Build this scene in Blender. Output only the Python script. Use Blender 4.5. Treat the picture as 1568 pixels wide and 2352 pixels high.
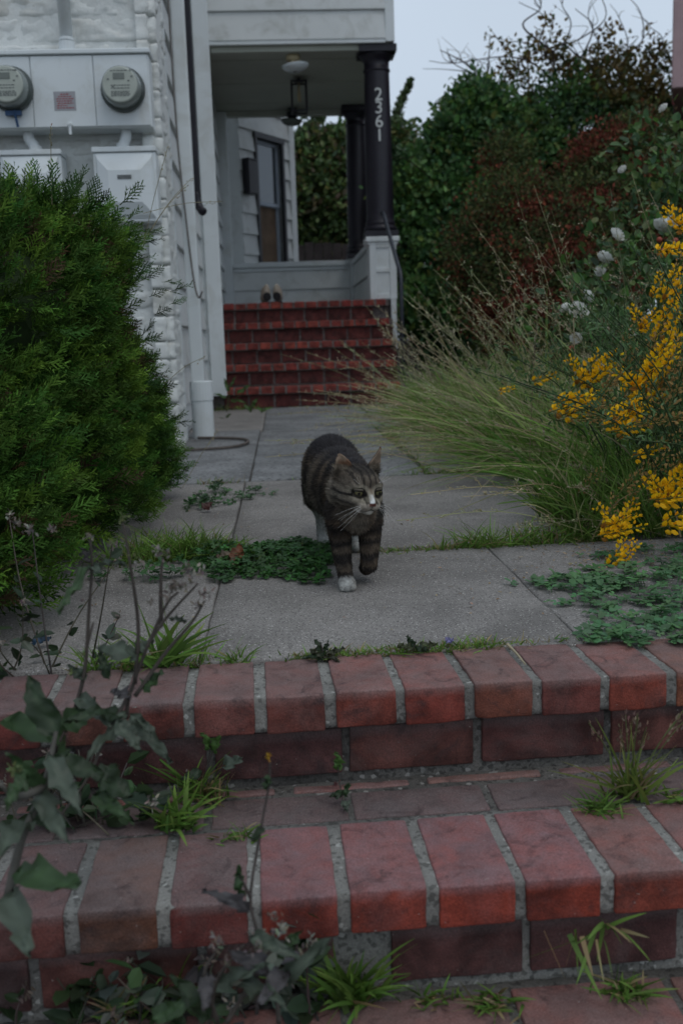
import bpy, bmesh, math, random
import numpy as np
from mathutils import Vector, Matrix, noise as mnoise

for _o in list(bpy.data.objects):
    bpy.data.objects.remove(_o)
scene = bpy.context.scene
COL = scene.collection
rng = np.random.default_rng(7)
random.seed(7)
R = math.radians

# ------------------------------------------------------------------ camera
EYE = np.array([0.0, 0.0, 0.529])
PSI, TILT, ROLL = R(3.25), R(9.6), R(1.9)
_f = np.array([math.sin(PSI) * math.cos(TILT), math.cos(PSI) * math.cos(TILT), -math.sin(TILT)])
_r0 = np.array([math.cos(PSI), -math.sin(PSI), 0.0])
_u0 = np.cross(_r0, _f)
_r = _r0 * math.cos(ROLL) - _u0 * math.sin(ROLL)
_u = _u0 * math.cos(ROLL) + _r0 * math.sin(ROLL)
cam_data = bpy.data.cameras.new('camera')
cam = bpy.data.objects.new('camera', cam_data)
COL.objects.link(cam)
cam.matrix_world = Matrix((( _r[0], _u[0], -_f[0], EYE[0]), (_r[1], _u[1], -_f[1], EYE[1]), (_r[2], _u[2], -_f[2], EYE[2]), (0, 0, 0, 1)))
cam_data.sensor_fit = 'VERTICAL'
cam_data.sensor_height = 36
cam_data.sensor_width = 24
cam_data.lens = 35.33
cam_data.clip_start = 0.02
cam_data.clip_end = 600
cam_data.dof.use_dof = True
cam_data.dof.focus_distance = 2.1
cam_data.dof.aperture_fstop = 5.2
scene.camera = cam

# ------------------------------------------------------------------ overcast sky and soft sun
world = bpy.data.worlds.new('World')
scene.world = world
world.use_nodes = True
wn, wl = world.node_tree.nodes, world.node_tree.links
wn.clear()
sky = wn.new('ShaderNodeTexSky')
sky.sky_type = 'NISHITA'
sky.sun_disc = False
sky.sun_elevation = R(62)
sky.sun_rotation = R(150)
sky.dust_density = 6
sky.air_density = 1.2
cloudc = wn.new('ShaderNodeRGB')
cloudc.outputs[0].default_value = (7.5, 8.75, 10.3, 1)
tc = wn.new('ShaderNodeTexCoord')
nz = wn.new('ShaderNodeTexNoise')
nz.inputs['Scale'].default_value = 1.6
nz.inputs['Detail'].default_value = 5
mr = wn.new('ShaderNodeMapRange')
mr.inputs['From Min'].default_value = 0.3
mr.inputs['From Max'].default_value = 0.7
mr.inputs['To Min'].default_value = 0.9
mr.inputs['To Max'].default_value = 1.08
mul = wn.new('ShaderNodeVectorMath'); mul.operation = 'SCALE'
mx = wn.new('ShaderNodeMix'); mx.data_type = 'RGBA'
mx.inputs['Factor'].default_value = 0.88
bg = wn.new('ShaderNodeBackground')
bg.inputs['Strength'].default_value = 0.085
wo = wn.new('ShaderNodeOutputWorld')
wl.new(tc.outputs['Generated'], nz.inputs['Vector'])
wl.new(nz.outputs['Fac'], mr.inputs['Value'])
wl.new(cloudc.outputs[0], mul.inputs[0])
wl.new(mr.outputs['Result'], mul.inputs['Scale'])
wl.new(sky.outputs['Color'], mx.inputs['A'])
wl.new(mul.outputs['Vector'], mx.inputs['B'])
wl.new(mx.outputs['Result'], bg.inputs['Color'])
wl.new(bg.outputs['Background'], wo.inputs['Surface'])

sun_data = bpy.data.lights.new('sun', 'SUN')
sun_data.energy = 0.5
sun_data.angle = R(35)
sun_data.color = (1.0, 0.96, 0.9)
sun = bpy.data.objects.new('sun', sun_data)
COL.objects.link(sun)
sun.rotation_euler = (R(28), 0, R(30))

scene.view_settings.view_transform = 'Standard'
scene.view_settings.look = 'None'
scene.view_settings.gamma = 1
scene.view_settings.use_curve_mapping = False
scene.view_settings.exposure = -0.1
scene.cycles.max_bounces = 6
scene.cycles.transparent_max_bounces = 6

# ------------------------------------------------------------------ helpers
def ray(px, py):
    return _f * 2308.0 + _r * (px - 784) - _u * (py - 1176)
def at_y(px, py, Y):
    d = ray(px, py); return EYE + d * Y / d[1]
def at_z(px, py, Z):
    d = ray(px, py); return EYE + d * (Z - EYE[2]) / d[2]

def link(o, parent=None):
    COL.objects.link(o)
    if parent is not None:
        o.parent = parent
    return o
def tag(o, label=None, cat=None, group=None, kind=None):
    if label: o['label'] = label
    if cat: o['category'] = cat
    if group: o['group'] = group
    if kind: o['kind'] = kind
    return o
def thing(name, label, cat, group=None, loc=(0, 0, 0)):
    o = bpy.data.objects.new(name, None)
    o.empty_display_size = 0.1
    o.location = loc
    link(o)
    return tag(o, label, cat, group)
def obj(name, mesh, parent=None, loc=None, rot=None):
    o = bpy.data.objects.new(name, mesh)
    if loc is not None: o.location = loc
    if rot is not None: o.rotation_euler = rot
    return link(o, parent)

def mesh_np(name, V, T, mat, C=None, smooth=False):
    """triangles or quads from arrays, optional point colours"""
    V = np.asarray(V, dtype=np.float32); T = np.asarray(T, dtype=np.int32)
    me = bpy.data.meshes.new(name)
    k = T.shape[1]
    me.vertices.add(len(V)); me.vertices.foreach_set('co', V.ravel())
    me.loops.add(T.size); me.loops.foreach_set('vertex_index', T.ravel())
    me.polygons.add(len(T))
    me.polygons.foreach_set('loop_start', np.arange(0, T.size, k, dtype=np.int32))
    me.polygons.foreach_set('use_smooth', np.full(len(T), smooth))
    if C is not None:
        a = me.attributes.new('col', 'FLOAT_COLOR', 'POINT')
        C = np.asarray(C, dtype=np.float32)
        if C.shape[1] == 3: C = np.hstack([C, np.ones((len(C), 1), np.float32)])
        a.data.foreach_set('color', C.ravel())
    me.update(calc_edges=True)
    me.validate()
    for m in (mat if isinstance(mat, (list, tuple)) else [mat]):
        me.materials.append(m)
    return me

def unit(a):
    return a / np.maximum(np.linalg.norm(a, axis=-1, keepdims=True), 1e-9)
def frames(D, N):
    X = unit(D); Z = unit(N - (N * X).sum(-1, keepdims=True) * X); Y = np.cross(Z, X)
    return X, Y, Z
def instance(PV, PT, P, D, N, S, W=None, H=None, C=None, PC=None):
    """bake a small prototype (x along D, z along N) at many places"""
    X, Y, Z = frames(D, N)
    S = np.broadcast_to(np.asarray(S, float), (len(P),))[:, None, None]
    W = S if W is None else np.broadcast_to(np.asarray(W, float), (len(P),))[:, None, None]
    H = W if H is None else np.broadcast_to(np.asarray(H, float), (len(P),))[:, None, None]
    V = P[:, None, :] + PV[None, :, 0:1] * X[:, None, :] * S + PV[None, :, 1:2] * Y[:, None, :] * W + PV[None, :, 2:3] * Z[:, None, :] * H
    n = len(PV)
    T = (PT[None] + (np.arange(len(P)) * n)[:, None, None]).reshape(-1, 3)
    out = None
    if C is not None:
        out = np.repeat(C[:, None, :], n, axis=1)
        if PC is not None: out = out * PC[None]
        out = out.reshape(-1, C.shape[1])
    return V.reshape(-1, 3), T, out
def join(parts):
    Vs, Ts, Cs, o = [], [], [], 0
    for V, T, C in parts:
        Vs.append(V); Ts.append(T + o); Cs.append(C); o += len(V)
    return np.vstack(Vs), np.vstack(Ts), np.vstack(Cs)

LEAF_V = np.array([[0, 0, 0], [.3, .5, .12], [.72, .38, .06], [1, 0, -.08], [.72, -.38, .06], [.3, -.5, .12]], float)
LEAF_T = np.array([[0, 2, 1], [0, 3, 2], [0, 4, 3], [0, 5, 4]])
BLADE_V = np.array([[0, .5, 0], [0, -.5, 0], [1, 0, 0]], float)
BLADE_T = np.array([[0, 1, 2]])

def strips(P, D, L, B, W, k, C0, C1, side=None):
    """curved tapered blades: P base, D direction, B sag vector"""
    n = len(P)
    t = np.linspace(0, 1, k + 1)
    pts = P[:, None] + D[:, None] * L[:, None, None] * t[None, :, None] + B[:, None] * (t ** 2)[None, :, None]
    if side is None:
        side = unit(np.cross(D, rng.normal(size=(n, 3))))
    w = W[:, None] * (1 - t[None] ** 2.0) ** .8 * .5 + W[:, None] * .04
    A = pts + side[:, None] * w[..., None]; Bv = pts - side[:, None] * w[..., None]
    V = np.stack([A, Bv], axis=2).reshape(n, -1, 3)
    base = np.array([[2 * i, 2 * i + 1, 2 * i + 3] for i in range(k)] + [[2 * i, 2 * i + 3, 2 * i + 2] for i in range(k)])
    T = (base[None] + (np.arange(n) * 2 * (k + 1))[:, None, None]).reshape(-1, 3)
    C = C0[:, None] * (1 - t[None, :, None]) + C1[:, None] * t[None, :, None]
    C = np.repeat(C[:, :, None], 2, axis=2).reshape(-1, 3)
    return V.reshape(-1, 3), T, C

def tube(pts, radii, sides=6, col=(1, 1, 1), caps=True):
    pts = np.asarray(pts, float); n = len(pts)
    radii = np.broadcast_to(np.asarray(radii, float), (n,))
    tan = unit(np.gradient(pts, axis=0))
    ref = np.array([0.13, 0.21, 1.0]) if abs(tan[0][2]) < .9 else np.array([1.0, .17, .11])
    V = []
    for i in range(n):
        ref = unit(ref - (ref @ tan[i]) * tan[i]); b = np.cross(tan[i], ref)
        a = np.arange(sides) / sides * 2 * math.pi
        V.append(pts[i] + radii[i] * (np.cos(a)[:, None] * ref + np.sin(a)[:, None] * b))
    T = []
    for i in range(n - 1):
        for j in range(sides):
            a, b = i * sides + j, i * sides + (j + 1) % sides
            T += [[a, b, b + sides], [a, b + sides, a + sides]]
    V = np.vstack(V)
    if caps:
        V = np.vstack([V, pts[:1], pts[-1:]])
        c0, c1 = n * sides, n * sides + 1
        for j in range(sides):
            T.append([c0, (j + 1) % sides, j]); T.append([c1, (n - 1) * sides + j, (n - 1) * sides + (j + 1) % sides])
    return V, np.array(T), np.tile(np.array(col, float), (len(V), 1))

def smooth_path(pts, n):
    """Catmull-Rom through points"""
    p = np.asarray(pts, float); p = np.vstack([2 * p[0] - p[1], p, 2 * p[-1] - p[-2]])
    out = []
    m = len(p) - 3
    for s in np.linspace(0, m - 1e-6, n):
        i = int(s); t = s - i
        a, b, c, d = p[i:i + 4]
        out.append(.5 * (2 * b + (c - a) * t + (2 * a - 5 * b + 4 * c - d) * t * t + (3 * b - a - 3 * c + d) * t ** 3))
    return np.array(out)

class MB:
    """quads/tris collected from boxes, prisms, lathes"""
    def __init__(self): self.v, self.f = [], []
    def add(self, vs, fs):
        o = len(self.v); self.v += [tuple(map(float, x)) for x in vs]; self.f += [tuple(i + o for i in q) for q in fs]; return self
    def box(self, x0, x1, y0, y1, z0, z1):
        return self.add([(x0, y0, z0), (x1, y0, z0), (x1, y1, z0), (x0, y1, z0), (x0, y0, z1), (x1, y0, z1), (x1, y1, z1), (x0, y1, z1)],
                        [(0, 3, 2, 1), (4, 5, 6, 7), (0, 1, 5, 4), (1, 2, 6, 5), (2, 3, 7, 6), (3, 0, 4, 7)])
    def lathe(self, prof, c, seg=24, axis='z'):
        vs, fs = [], []
        for r, h in prof:
            for j in range(seg):
                a = 2 * math.pi * j / seg
                x, y = r * math.cos(a), r * math.sin(a)
                vs.append((c[0] + x, c[1] + y, c[2] + h) if axis == 'z' else (c[0] + x, c[1] - h, c[2] + y))
        n = len(prof)
        for i in range(n - 1):
            for j in range(seg):
                q = (i * seg + j, i * seg + (j + 1) % seg, (i + 1) * seg + (j + 1) % seg, (i + 1) * seg + j)
                fs.append(q if axis == 'z' else q)
        fs.append(tuple(range(seg))[::-1]); fs.append(tuple((n - 1) * seg + j for j in range(seg)))
        return self.add(vs, fs)
    def tube(self, pts, r, sides=8):
        V, T, _ = tube(pts, r, sides); return self.add(V, T)
    def mesh(self, name, mat, bevel=0, smooth=False, seg=1):
        me = bpy.data.meshes.new(name)
        me.from_pydata(self.v, [], self.f)
        bm = bmesh.new(); bm.from_mesh(me)
        bmesh.ops.recalc_face_normals(bm, faces=bm.faces)
        if bevel:
            bmesh.ops.bevel(bm, geom=[e for e in bm.edges if e.is_manifold and e.calc_face_angle(0) > .5], offset=bevel, segments=seg, affect='EDGES', profile=.6)
        for f in bm.faces: f.smooth = smooth
        bm.to_mesh(me); bm.free()
        for m in (mat if isinstance(mat, (list, tuple)) else [mat]): me.materials.append(m)
        return me
    def obj(self, name, mat, parent=None, bevel=0, smooth=False, seg=1):
        return obj(name, self.mesh(name, mat, bevel, smooth, seg), parent)

# ------------------------------------------------------------------ materials
def nodes_of(name):
    m = bpy.data.materials.new(name); m.use_nodes = True
    return m, m.node_tree.nodes, m.node_tree.links, m.node_tree.nodes['Principled BSDF']
def ncoord(n, l, rand=True):
    t = n.new('ShaderNodeTexCoord')
    if not rand: return t.outputs['Object']
    oi = n.new('ShaderNodeObjectInfo')
    a = n.new('ShaderNodeMath'); a.operation = 'MULTIPLY'; a.inputs[1].default_value = 37.0
    l.new(oi.outputs['Random'], a.inputs[0])
    v = n.new('ShaderNodeVectorMath'); v.operation = 'ADD'
    l.new(t.outputs['Object'], v.inputs[0]); l.new(a.outputs[0], v.inputs[1])
    return v.outputs[0]
def nnoise(n, l, co, scale, detail=4, rough=.55, dist=0):
    z = n.new('ShaderNodeTexNoise'); z.inputs['Scale'].default_value = scale; z.inputs['Detail'].default_value = detail
    z.inputs['Roughness'].default_value = rough; z.inputs['Distortion'].default_value = dist
    l.new(co, z.inputs['Vector']); return z.outputs['Fac']
def nramp(n, l, fac, stops):
    r = n.new('ShaderNodeValToRGB'); el = r.color_ramp.elements
    while len(el) < len(stops): el.new(.5)
    for e, (p, c) in zip(el, stops):
        e.position = p; e.color = (*c, 1) if len(c) == 3 else c
    l.new(fac, r.inputs[0]); return r.outputs[0]
def nmix(n, l, fac, a, b, mode='MIX'):
    m = n.new('ShaderNodeMix'); m.data_type = 'RGBA'; m.blend_type = mode
    for sock, val in (('Factor', fac), ('A', a), ('B', b)):
        s = m.inputs[sock] if sock != 'Factor' else m.inputs[0]
        if isinstance(val, (int, float)): s.default_value = val
        elif isinstance(val, tuple): s.default_value = (*val, 1)
        else: l.new(val, s)
    return m.outputs['Result']
def nbump(n, l, b, h, strength, dist=.01):
    u = n.new('ShaderNodeBump'); u.inputs['Strength'].default_value = strength; u.inputs['Distance'].default_value = dist
    l.new(h, u.inputs['Height']); l.new(u.outputs[0], b.inputs['Normal'])
g3 = lambda v: (v, v, v)

def mat_simple(name, col, rough=.7, var=.2, scale=6, spec=.4, bump=0, bscale=60, metal=0, dirt=None, rand=True, dscale=2.5):
    m, n, l, b = nodes_of(name)
    co = ncoord(n, l, rand)
    f = nnoise(n, l, co, scale, 6)
    c = nramp(n, l, f, [(.3, tuple(x * (1 - var) for x in col)), (.7, tuple(min(1, x * (1 + var)) for x in col))])
    if dirt:
        d = nramp(n, l, nnoise(n, l, co, dscale, 8, .65, .6), [(.5, g3(0)), (.72, g3(.75))])
        c = nmix(n, l, d, c, dirt)
    l.new(c, b.inputs['Base Color'])
    b.inputs['Roughness'].default_value = rough; b.inputs['Metallic'].default_value = metal
    b.inputs['Specular IOR Level'].default_value = spec
    if bump: nbump(n, l, b, nnoise(n, l, co, bscale, 5, .6), bump)
    return m
def mat_vcol(name, rough=.6, trans=0.0, var=.25, scale=40, spec=.3, bump=0, bscale=200):
    m, n, l, b = nodes_of(name)
    a = n.new('ShaderNodeAttribute'); a.attribute_name = 'col'
    co = ncoord(n, l, False)
    f = nramp(n, l, nnoise(n, l, co, scale, 3), [(.25, g3(1 - var)), (.75, g3(1 + var))])
    c = nmix(n, l, 1.0, a.outputs['Color'], f, 'MULTIPLY')
    l.new(c, b.inputs['Base Color'])
    b.inputs['Roughness'].default_value = rough; b.inputs['Specular IOR Level'].default_value = spec
    if bump: nbump(n, l, b, nnoise(n, l, co, bscale, 3), bump)
    if trans:
        t = n.new('ShaderNodeBsdfTranslucent'); l.new(c, t.inputs['Color'])
        mx = n.new('ShaderNodeMixShader'); mx.inputs[0].default_value = trans
        out = n['Material Output'] if 'Material Output' in n else n.new('ShaderNodeOutputMaterial')
        l.new(b.outputs[0], mx.inputs[1]); l.new(t.outputs[0], mx.inputs[2]); l.new(mx.outputs[0], out.inputs['Surface'])
    return m

def mat_brick(name, stops, dust, dustamt=.55, fine=1.0):
    m, n, l, b = nodes_of(name)
    co = ncoord(n, l)
    oi = n.new('ShaderNodeObjectInfo')
    base = nramp(n, l, oi.outputs['Random'], stops)
    blot = nramp(n, l, nnoise(n, l, co, 14, 6, .6, .4), [(.36, g3(.42)), (.62, g3(1.25))])
    c = nmix(n, l, 1.0, base, blot, 'MULTIPLY')
    d = nramp(n, l, nnoise(n, l, co, 9, 9, .68, .8), [(.48, g3(0)), (.80, g3(dustamt * .8))])
    c = nmix(n, l, d, c, dust)
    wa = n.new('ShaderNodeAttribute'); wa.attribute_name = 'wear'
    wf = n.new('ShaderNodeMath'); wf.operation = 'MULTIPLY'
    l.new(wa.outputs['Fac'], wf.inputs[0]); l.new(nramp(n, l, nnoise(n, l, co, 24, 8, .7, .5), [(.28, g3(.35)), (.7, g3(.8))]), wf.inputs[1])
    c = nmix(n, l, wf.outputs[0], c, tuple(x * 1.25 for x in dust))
    burn = nramp(n, l, nnoise(n, l, co, 17, 7, .7, 1.2), [(.55, g3(0)), (.69, g3(.75))])
    c = nmix(n, l, burn, c, (.045, .03, .03))
    sp = nramp(n, l, nnoise(n, l, co, 420, 2), [(.3, g3(.72)), (.68, g3(1.25))])
    c = nmix(n, l, 1.0, c, sp, 'MULTIPLY')
    fl = nramp(n, l, nnoise(n, l, co, 160, 2), [(.735, g3(0)), (.77, g3(.6))])
    c = nmix(n, l, fl, c, (.42, .39, .36))
    l.new(c, b.inputs['Base Color'])
    b.inputs['Roughness'].default_value = .82; b.inputs['Specular IOR Level'].default_value = .35
    h = nmix(n, l, .5, nnoise(n, l, co, 50, 8, .7), nnoise(n, l, co, 330, 3))
    nbump(n, l, b, h, .7 * fine, .004)
    return m
BR_STOPS = [(0, (.22, .046, .032)), (.2, (.12, .036, .031)), (.35, (.26, .056, .034)), (.5, (.175, .056, .045)), (.63, (.24, .082, .04)), (.8, (.15, .046, .038)), (1, (.29, .056, .030))]
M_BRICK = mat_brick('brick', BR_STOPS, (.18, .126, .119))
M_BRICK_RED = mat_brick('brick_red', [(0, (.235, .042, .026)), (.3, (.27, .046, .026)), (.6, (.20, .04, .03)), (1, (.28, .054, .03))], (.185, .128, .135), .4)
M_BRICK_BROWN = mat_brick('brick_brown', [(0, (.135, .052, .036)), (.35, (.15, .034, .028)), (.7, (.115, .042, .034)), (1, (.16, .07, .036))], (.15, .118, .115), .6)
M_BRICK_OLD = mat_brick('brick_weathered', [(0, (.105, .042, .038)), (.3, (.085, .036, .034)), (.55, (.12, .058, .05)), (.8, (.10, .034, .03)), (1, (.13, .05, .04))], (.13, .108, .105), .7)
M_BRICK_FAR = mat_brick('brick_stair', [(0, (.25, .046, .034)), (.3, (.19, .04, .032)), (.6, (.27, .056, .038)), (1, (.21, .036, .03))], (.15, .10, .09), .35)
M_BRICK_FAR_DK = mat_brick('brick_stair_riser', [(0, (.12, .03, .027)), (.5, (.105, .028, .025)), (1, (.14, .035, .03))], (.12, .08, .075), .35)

def mat_grain(name, c0, c1, chip, chipamt, patch, gscale=260, bump=.5, blot=.35):
    m, n, l, b = nodes_of(name)
    co = ncoord(n, l)
    g = nnoise(n, l, co, gscale, 4, .7)
    c = nramp(n, l, g, [(.3, c0), (.68, c1)])
    bl = nramp(n, l, nnoise(n, l, co, 3.2, 8, .6, .5), [(.33, g3(1 - blot)), (.66, g3(1 + blot * .35))])
    c = nmix(n, l, 1.0, c, bl, 'MULTIPLY')
    p = nramp(n, l, nnoise(n, l, co, 7, 9, .7, 1.0), [(.52, g3(0)), (.75, g3(.6))])
    c = nmix(n, l, p, c, patch)
    vo = n.new('ShaderNodeTexVoronoi'); vo.inputs['Scale'].default_value = gscale * .55
    l.new(co, vo.inputs['Vector'])
    sep = n.new('ShaderNodeSeparateColor'); l.new(vo.outputs['Color'], sep.inputs[0])
    ch = nramp(n, l, sep.outputs[0], [(1 - chipamt - .02, g3(0)), (1 - chipamt, g3(.85))])
    c = nmix(n, l, ch, c, chip)
    dk = nramp(n, l, sep.outputs[1], [(.82, g3(0)), (.84, g3(.65))])
    c = nmix(n, l, dk, c, tuple(x * .4 for x in c0))
    l.new(c, b.inputs['Base Color'])
    b.inputs['Roughness'].default_value = .9; b.inputs['Specular IOR Level'].default_value = .3
    nbump(n, l, b, nmix(n, l, .45, g, nnoise(n, l, co, gscale * .3, 5)), bump, .004)
    return m
M_AGG = mat_grain('exposed_aggregate', (.165, .153, .142), (.345, .325, .305), (.52, .50, .47), .03, (.215, .205, .19), 700, .5)
M_CONC = mat_grain('grey_concrete', (.175, .178, .18), (.245, .25, .25), (.29, .29, .29), .01, (.135, .135, .137), 150, .15, .42)
M_MORTAR = mat_grain('mortar', (.17, .166, .15), (.33, .325, .30), (.42, .42, .39), .02, (.11, .108, .098), 330, .8, .4)
M_MORTAR_DK = mat_grain('old_mortar', (.085, .08, .072), (.19, .18, .165), (.3, .29, .27), .03, (.06, .055, .05), 300, .8, .5)
M_SOIL = mat_grain('soil', (.035, .026, .018), (.085, .066, .045), (.17, .14, .09), .05, (.05, .05, .02), 90, .9)

M_STONE = mat_simple('white_painted_stone', (.66, .68, .66), .45, .1, 5, .4, .5, 38, dirt=(.45, .44, .39))
M_WHITE = mat_simple('white_paint', (.63, .655, .65), .5, .06, 2, .4, .05, 90, dirt=(.42, .43, .40), dscale=5)
M_TRIM = mat_simple('trim_paint', (.66, .70, .71), .45, .06, 2, .4, .03, 90, dirt=(.5, .51, .48), dscale=4)
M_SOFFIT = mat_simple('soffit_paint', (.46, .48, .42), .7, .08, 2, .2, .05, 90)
M_METALBOX = mat_simple('painted_steel', (.66, .70, .71), .4, .04, 3, .5, .02, 120, dirt=(.54, .56, .53), dscale=9)
M_BLACK = mat_simple('black_paint', (.014, .013, .019), .45, .3, 6, .4, .1, 80)
M_COLUMN = mat_simple('column_paint', (.013, .011, .018), .42, .25, 5, .4, .06, 40)
M_IRON = mat_simple('iron_rail', (.03, .035, .045), .4, .3, 20, .5)
M_PINK = mat_simple('pink_stucco', (.42, .30, .31), .9, .1, 5, .2, .5, 120)
M_GREYFACE = mat_simple('meter_face', (.40, .43, .38), .5, .08, 20)
M_LCD = mat_simple('meter_display', (.16, .18, .16), .25, .1, 20)
M_DARKRING = mat_simple('meter_ring', (.06, .075, .07), .3, .3, 10, .6)
M_LABEL = mat_simple('sticker', (.33, .33, .35), .5, .08, 30)
M_REDPRINT = mat_simple('red_print', (.30, .05, .06), .6, .2, 50)
M_GREYPRINT = mat_simple('grey_print', (.12, .13, .13), .6, .2, 50)
M_BLUE = mat_simple('blue_plastic', (.03, .08, .18), .5, .2, 20)
M_CREAM = mat_simple('cream_ceramic', (.5, .42, .26), .4, .15, 10)
M_NUM = mat_simple('numeral_metal', (.55, .57, .56), .4, .08, 20)
M_WOOD = mat_simple('dark_fence_wood', (.05, .042, .042), .9, .4, 8, .2, .6, 40)
M_SHOE = mat_simple('suede', (.33, .29, .24), .9, .2, 30, .2, .4, 150)
M_SHOEIN = mat_simple('shoe_lining', (.012, .012, .014), .9, .2, 30)
M_CURTAIN = mat_simple('brown_blind', (.16, .11, .075), .9, .3, 6)
M_WIRE = mat_simple('grey_cable', (.16, .15, .14), .6, .2, 30)
M_FIBRE = mat_simple('old_rope', (.10, .085, .075), .9, .3, 40)
m, n, l, b = nodes_of('window_glass')
b.inputs['Base Color'].default_value = (.10, .115, .13, 1); b.inputs['Roughness'].default_value = .06; b.inputs['Specular IOR Level'].default_value = 1.0
b.inputs['Metallic'].default_value = .35
M_GLASS = m
m, n, l, b = nodes_of('clear_glass')
b.inputs['Base Color'].default_value = (.8, .86, .88, 1); b.inputs['Roughness'].default_value = .2; b.inputs['Transmission Weight'].default_value = .25
M_SHADE = m
M_LEAF = mat_vcol('foliage', .48, .3, .3, 15, .4)
M_LEAF_DULL = mat_vcol('needle_foliage', .75, .12, .3, 9, .15)
M_GRASS = mat_vcol('grass_blade', .6, .25, .25, 10, .25)
M_BARK = mat_simple('bark', (.07, .055, .045), .95, .4, 14, .2, .8, 60)
M_TWIG = mat_vcol('twig', .9, 0, .3, 30, .2)
M_PETAL = mat_vcol('petal', .6, .3, .12, 30, .2)
M_FUR = mat_vcol('cat_fur', .75, 0, .15, 90, .12)
M_COAT = mat_vcol('cat_coat', .85, 0, .15, 90, .08)
m = mat_vcol('cat_eye', .06, 0, .08, 300, .7); M_EYE = m
M_WHISK = mat_simple('whisker', (.75, .74, .7), .5, .05, 10)

# ------------------------------------------------------------------ ground
def build_ground():
    prof = [(-40, -.64), (.35, -.64), (.75, -.60), (1.0, -.50), (1.3, -.38), (1.56, -.24), (1.66, -.035), (2.2, -.03), (4, -.03), (9, -.03), (14, -.02), (30, .1), (90, .3), (260, .5)]
    xs = [-200, -60, -20, -8, -4, -2, -1, -.5, 0, .5, 1, 2, 4, 8, 20, 60, 200]
    V, T = [], []
    for y, z in prof:
        for x in xs:
            hump = .06 * max(0, min(1, (x - .75) / .8)) * (1 if 1.7 < y < 12 else 0)
            V.append((x, y, z + hump + random.uniform(-.006, .006)))
    w = len(xs)
    for i in range(len(prof) - 1):
        for j in range(w - 1):
            a = i * w + j; T.append((a, a + 1, a + w + 1, a + w))
    o = obj('ground', mesh_np('ground', V, T, M_SOIL, smooth=True))
    tag(o, 'bare brown garden soil around the path and steps', None, None, 'structure')
build_ground()

# ------------------------------------------------------------------ path of cast slabs
def rough_block(name, x0, x1, y0, y1, z0, z1, mat, r=.006, nx=10, ny=10, amp=.0015, seed=0, skew=0.0):
    gx = np.unique(np.concatenate([[x0, x0 + r, x1 - r, x1], np.linspace(x0 + r, x1 - r, nx)]))
    gy = np.unique(np.concatenate([[y0, y0 + r, y1 - r, y1], np.linspace(y0 + r, y1 - r, ny)]))
    nxv, nyv = len(gx), len(gy)
    V = np.zeros((nyv, nxv, 3))
    for i, y in enumerate(gy):
        for j, x in enumerate(gx):
            edge = (j in (0, nxv - 1)) or (i in (0, nyv - 1))
            nzv = mnoise.noise(Vector((x * 5 + seed, y * 5, 1.3)))
            e2 = mnoise.noise(Vector((x * 14 + seed, y * 14, 4.3)))
            V[i, j] = (x + (e2 * .004 if j in (0, nxv - 1) else 0), y + (e2 * .004 if i in (0, nyv - 1) else 0), z1 + nzv * amp - (r * .8 if edge else 0))
    P = V.reshape(-1, 3).tolist(); F = []
    for i in range(nyv - 1):
        for j in range(nxv - 1):
            a = i * nxv + j; F.append((a, a + 1, a + nxv + 1, a + nxv))
    rim = [j for j in range(nxv)] + [i * nxv + nxv - 1 for i in range(1, nyv)] + [(nyv - 1) * nxv + j for j in range(nxv - 2, -1, -1)] + [i * nxv for i in range(nyv - 2, 0, -1)]
    o = len(P); P += [(P[k][0], P[k][1], z0) for k in rim]
    for k in range(len(rim)):
        k2 = (k + 1) % len(rim); F.append((rim[k2], rim[k], o + k, o + k2))
    me = bpy.data.meshes.new(name); me.from_pydata(P, [], F); me.materials.append(mat)
    for p in me.polygons: p.use_smooth = True
    me.update()
    return me
bed = MB(); bed.box(-.78, 1.28, 1.64, 8.52, -.09, -.009)
path = tag(bed.obj('path', M_MORTAR_DK), 'garden path of cast concrete slabs from the brick steps to the porch', None, None, 'structure')
jx0 = lambda y: -.152 + .0075 * (y - 2.6)
SLABS = [  # x0 x1 y0 y1 z mat
    (-.74, -.1565, 1.655, 2.515, 0, M_AGG), (-.154, .508, 1.655, 2.485, .001, M_AGG), (.5115, 1.02, 1.655, 2.50, 0, M_AGG),
    (-.72, -.153, 2.56, 3.905, .002, M_AGG), (-.147, .905, 2.53, 3.905, .003, M_AGG),
    (-.62, -.135, 3.918, 6.30, .006, M_CONC), (-.128, .565, 3.918, 6.12, .006, M_CONC), (.60, 1.16, 3.98, 6.2, -.008, M_AGG),
    (-.58, -.118, 6.31, 8.44, .002, M_AGG), (-.112, .63, 6.13, 8.44, .006, M_CONC), (.66, 1.22, 6.27, 8.44, -.004, M_AGG)]
for i, (x0, x1, y0, y1, z, mt) in enumerate(SLABS):
    obj('slab', rough_block('slab', x0, x1, y0, y1, -.07, z, mt, .0035, 16, 18, .0018, i * 3.1), path)

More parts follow.
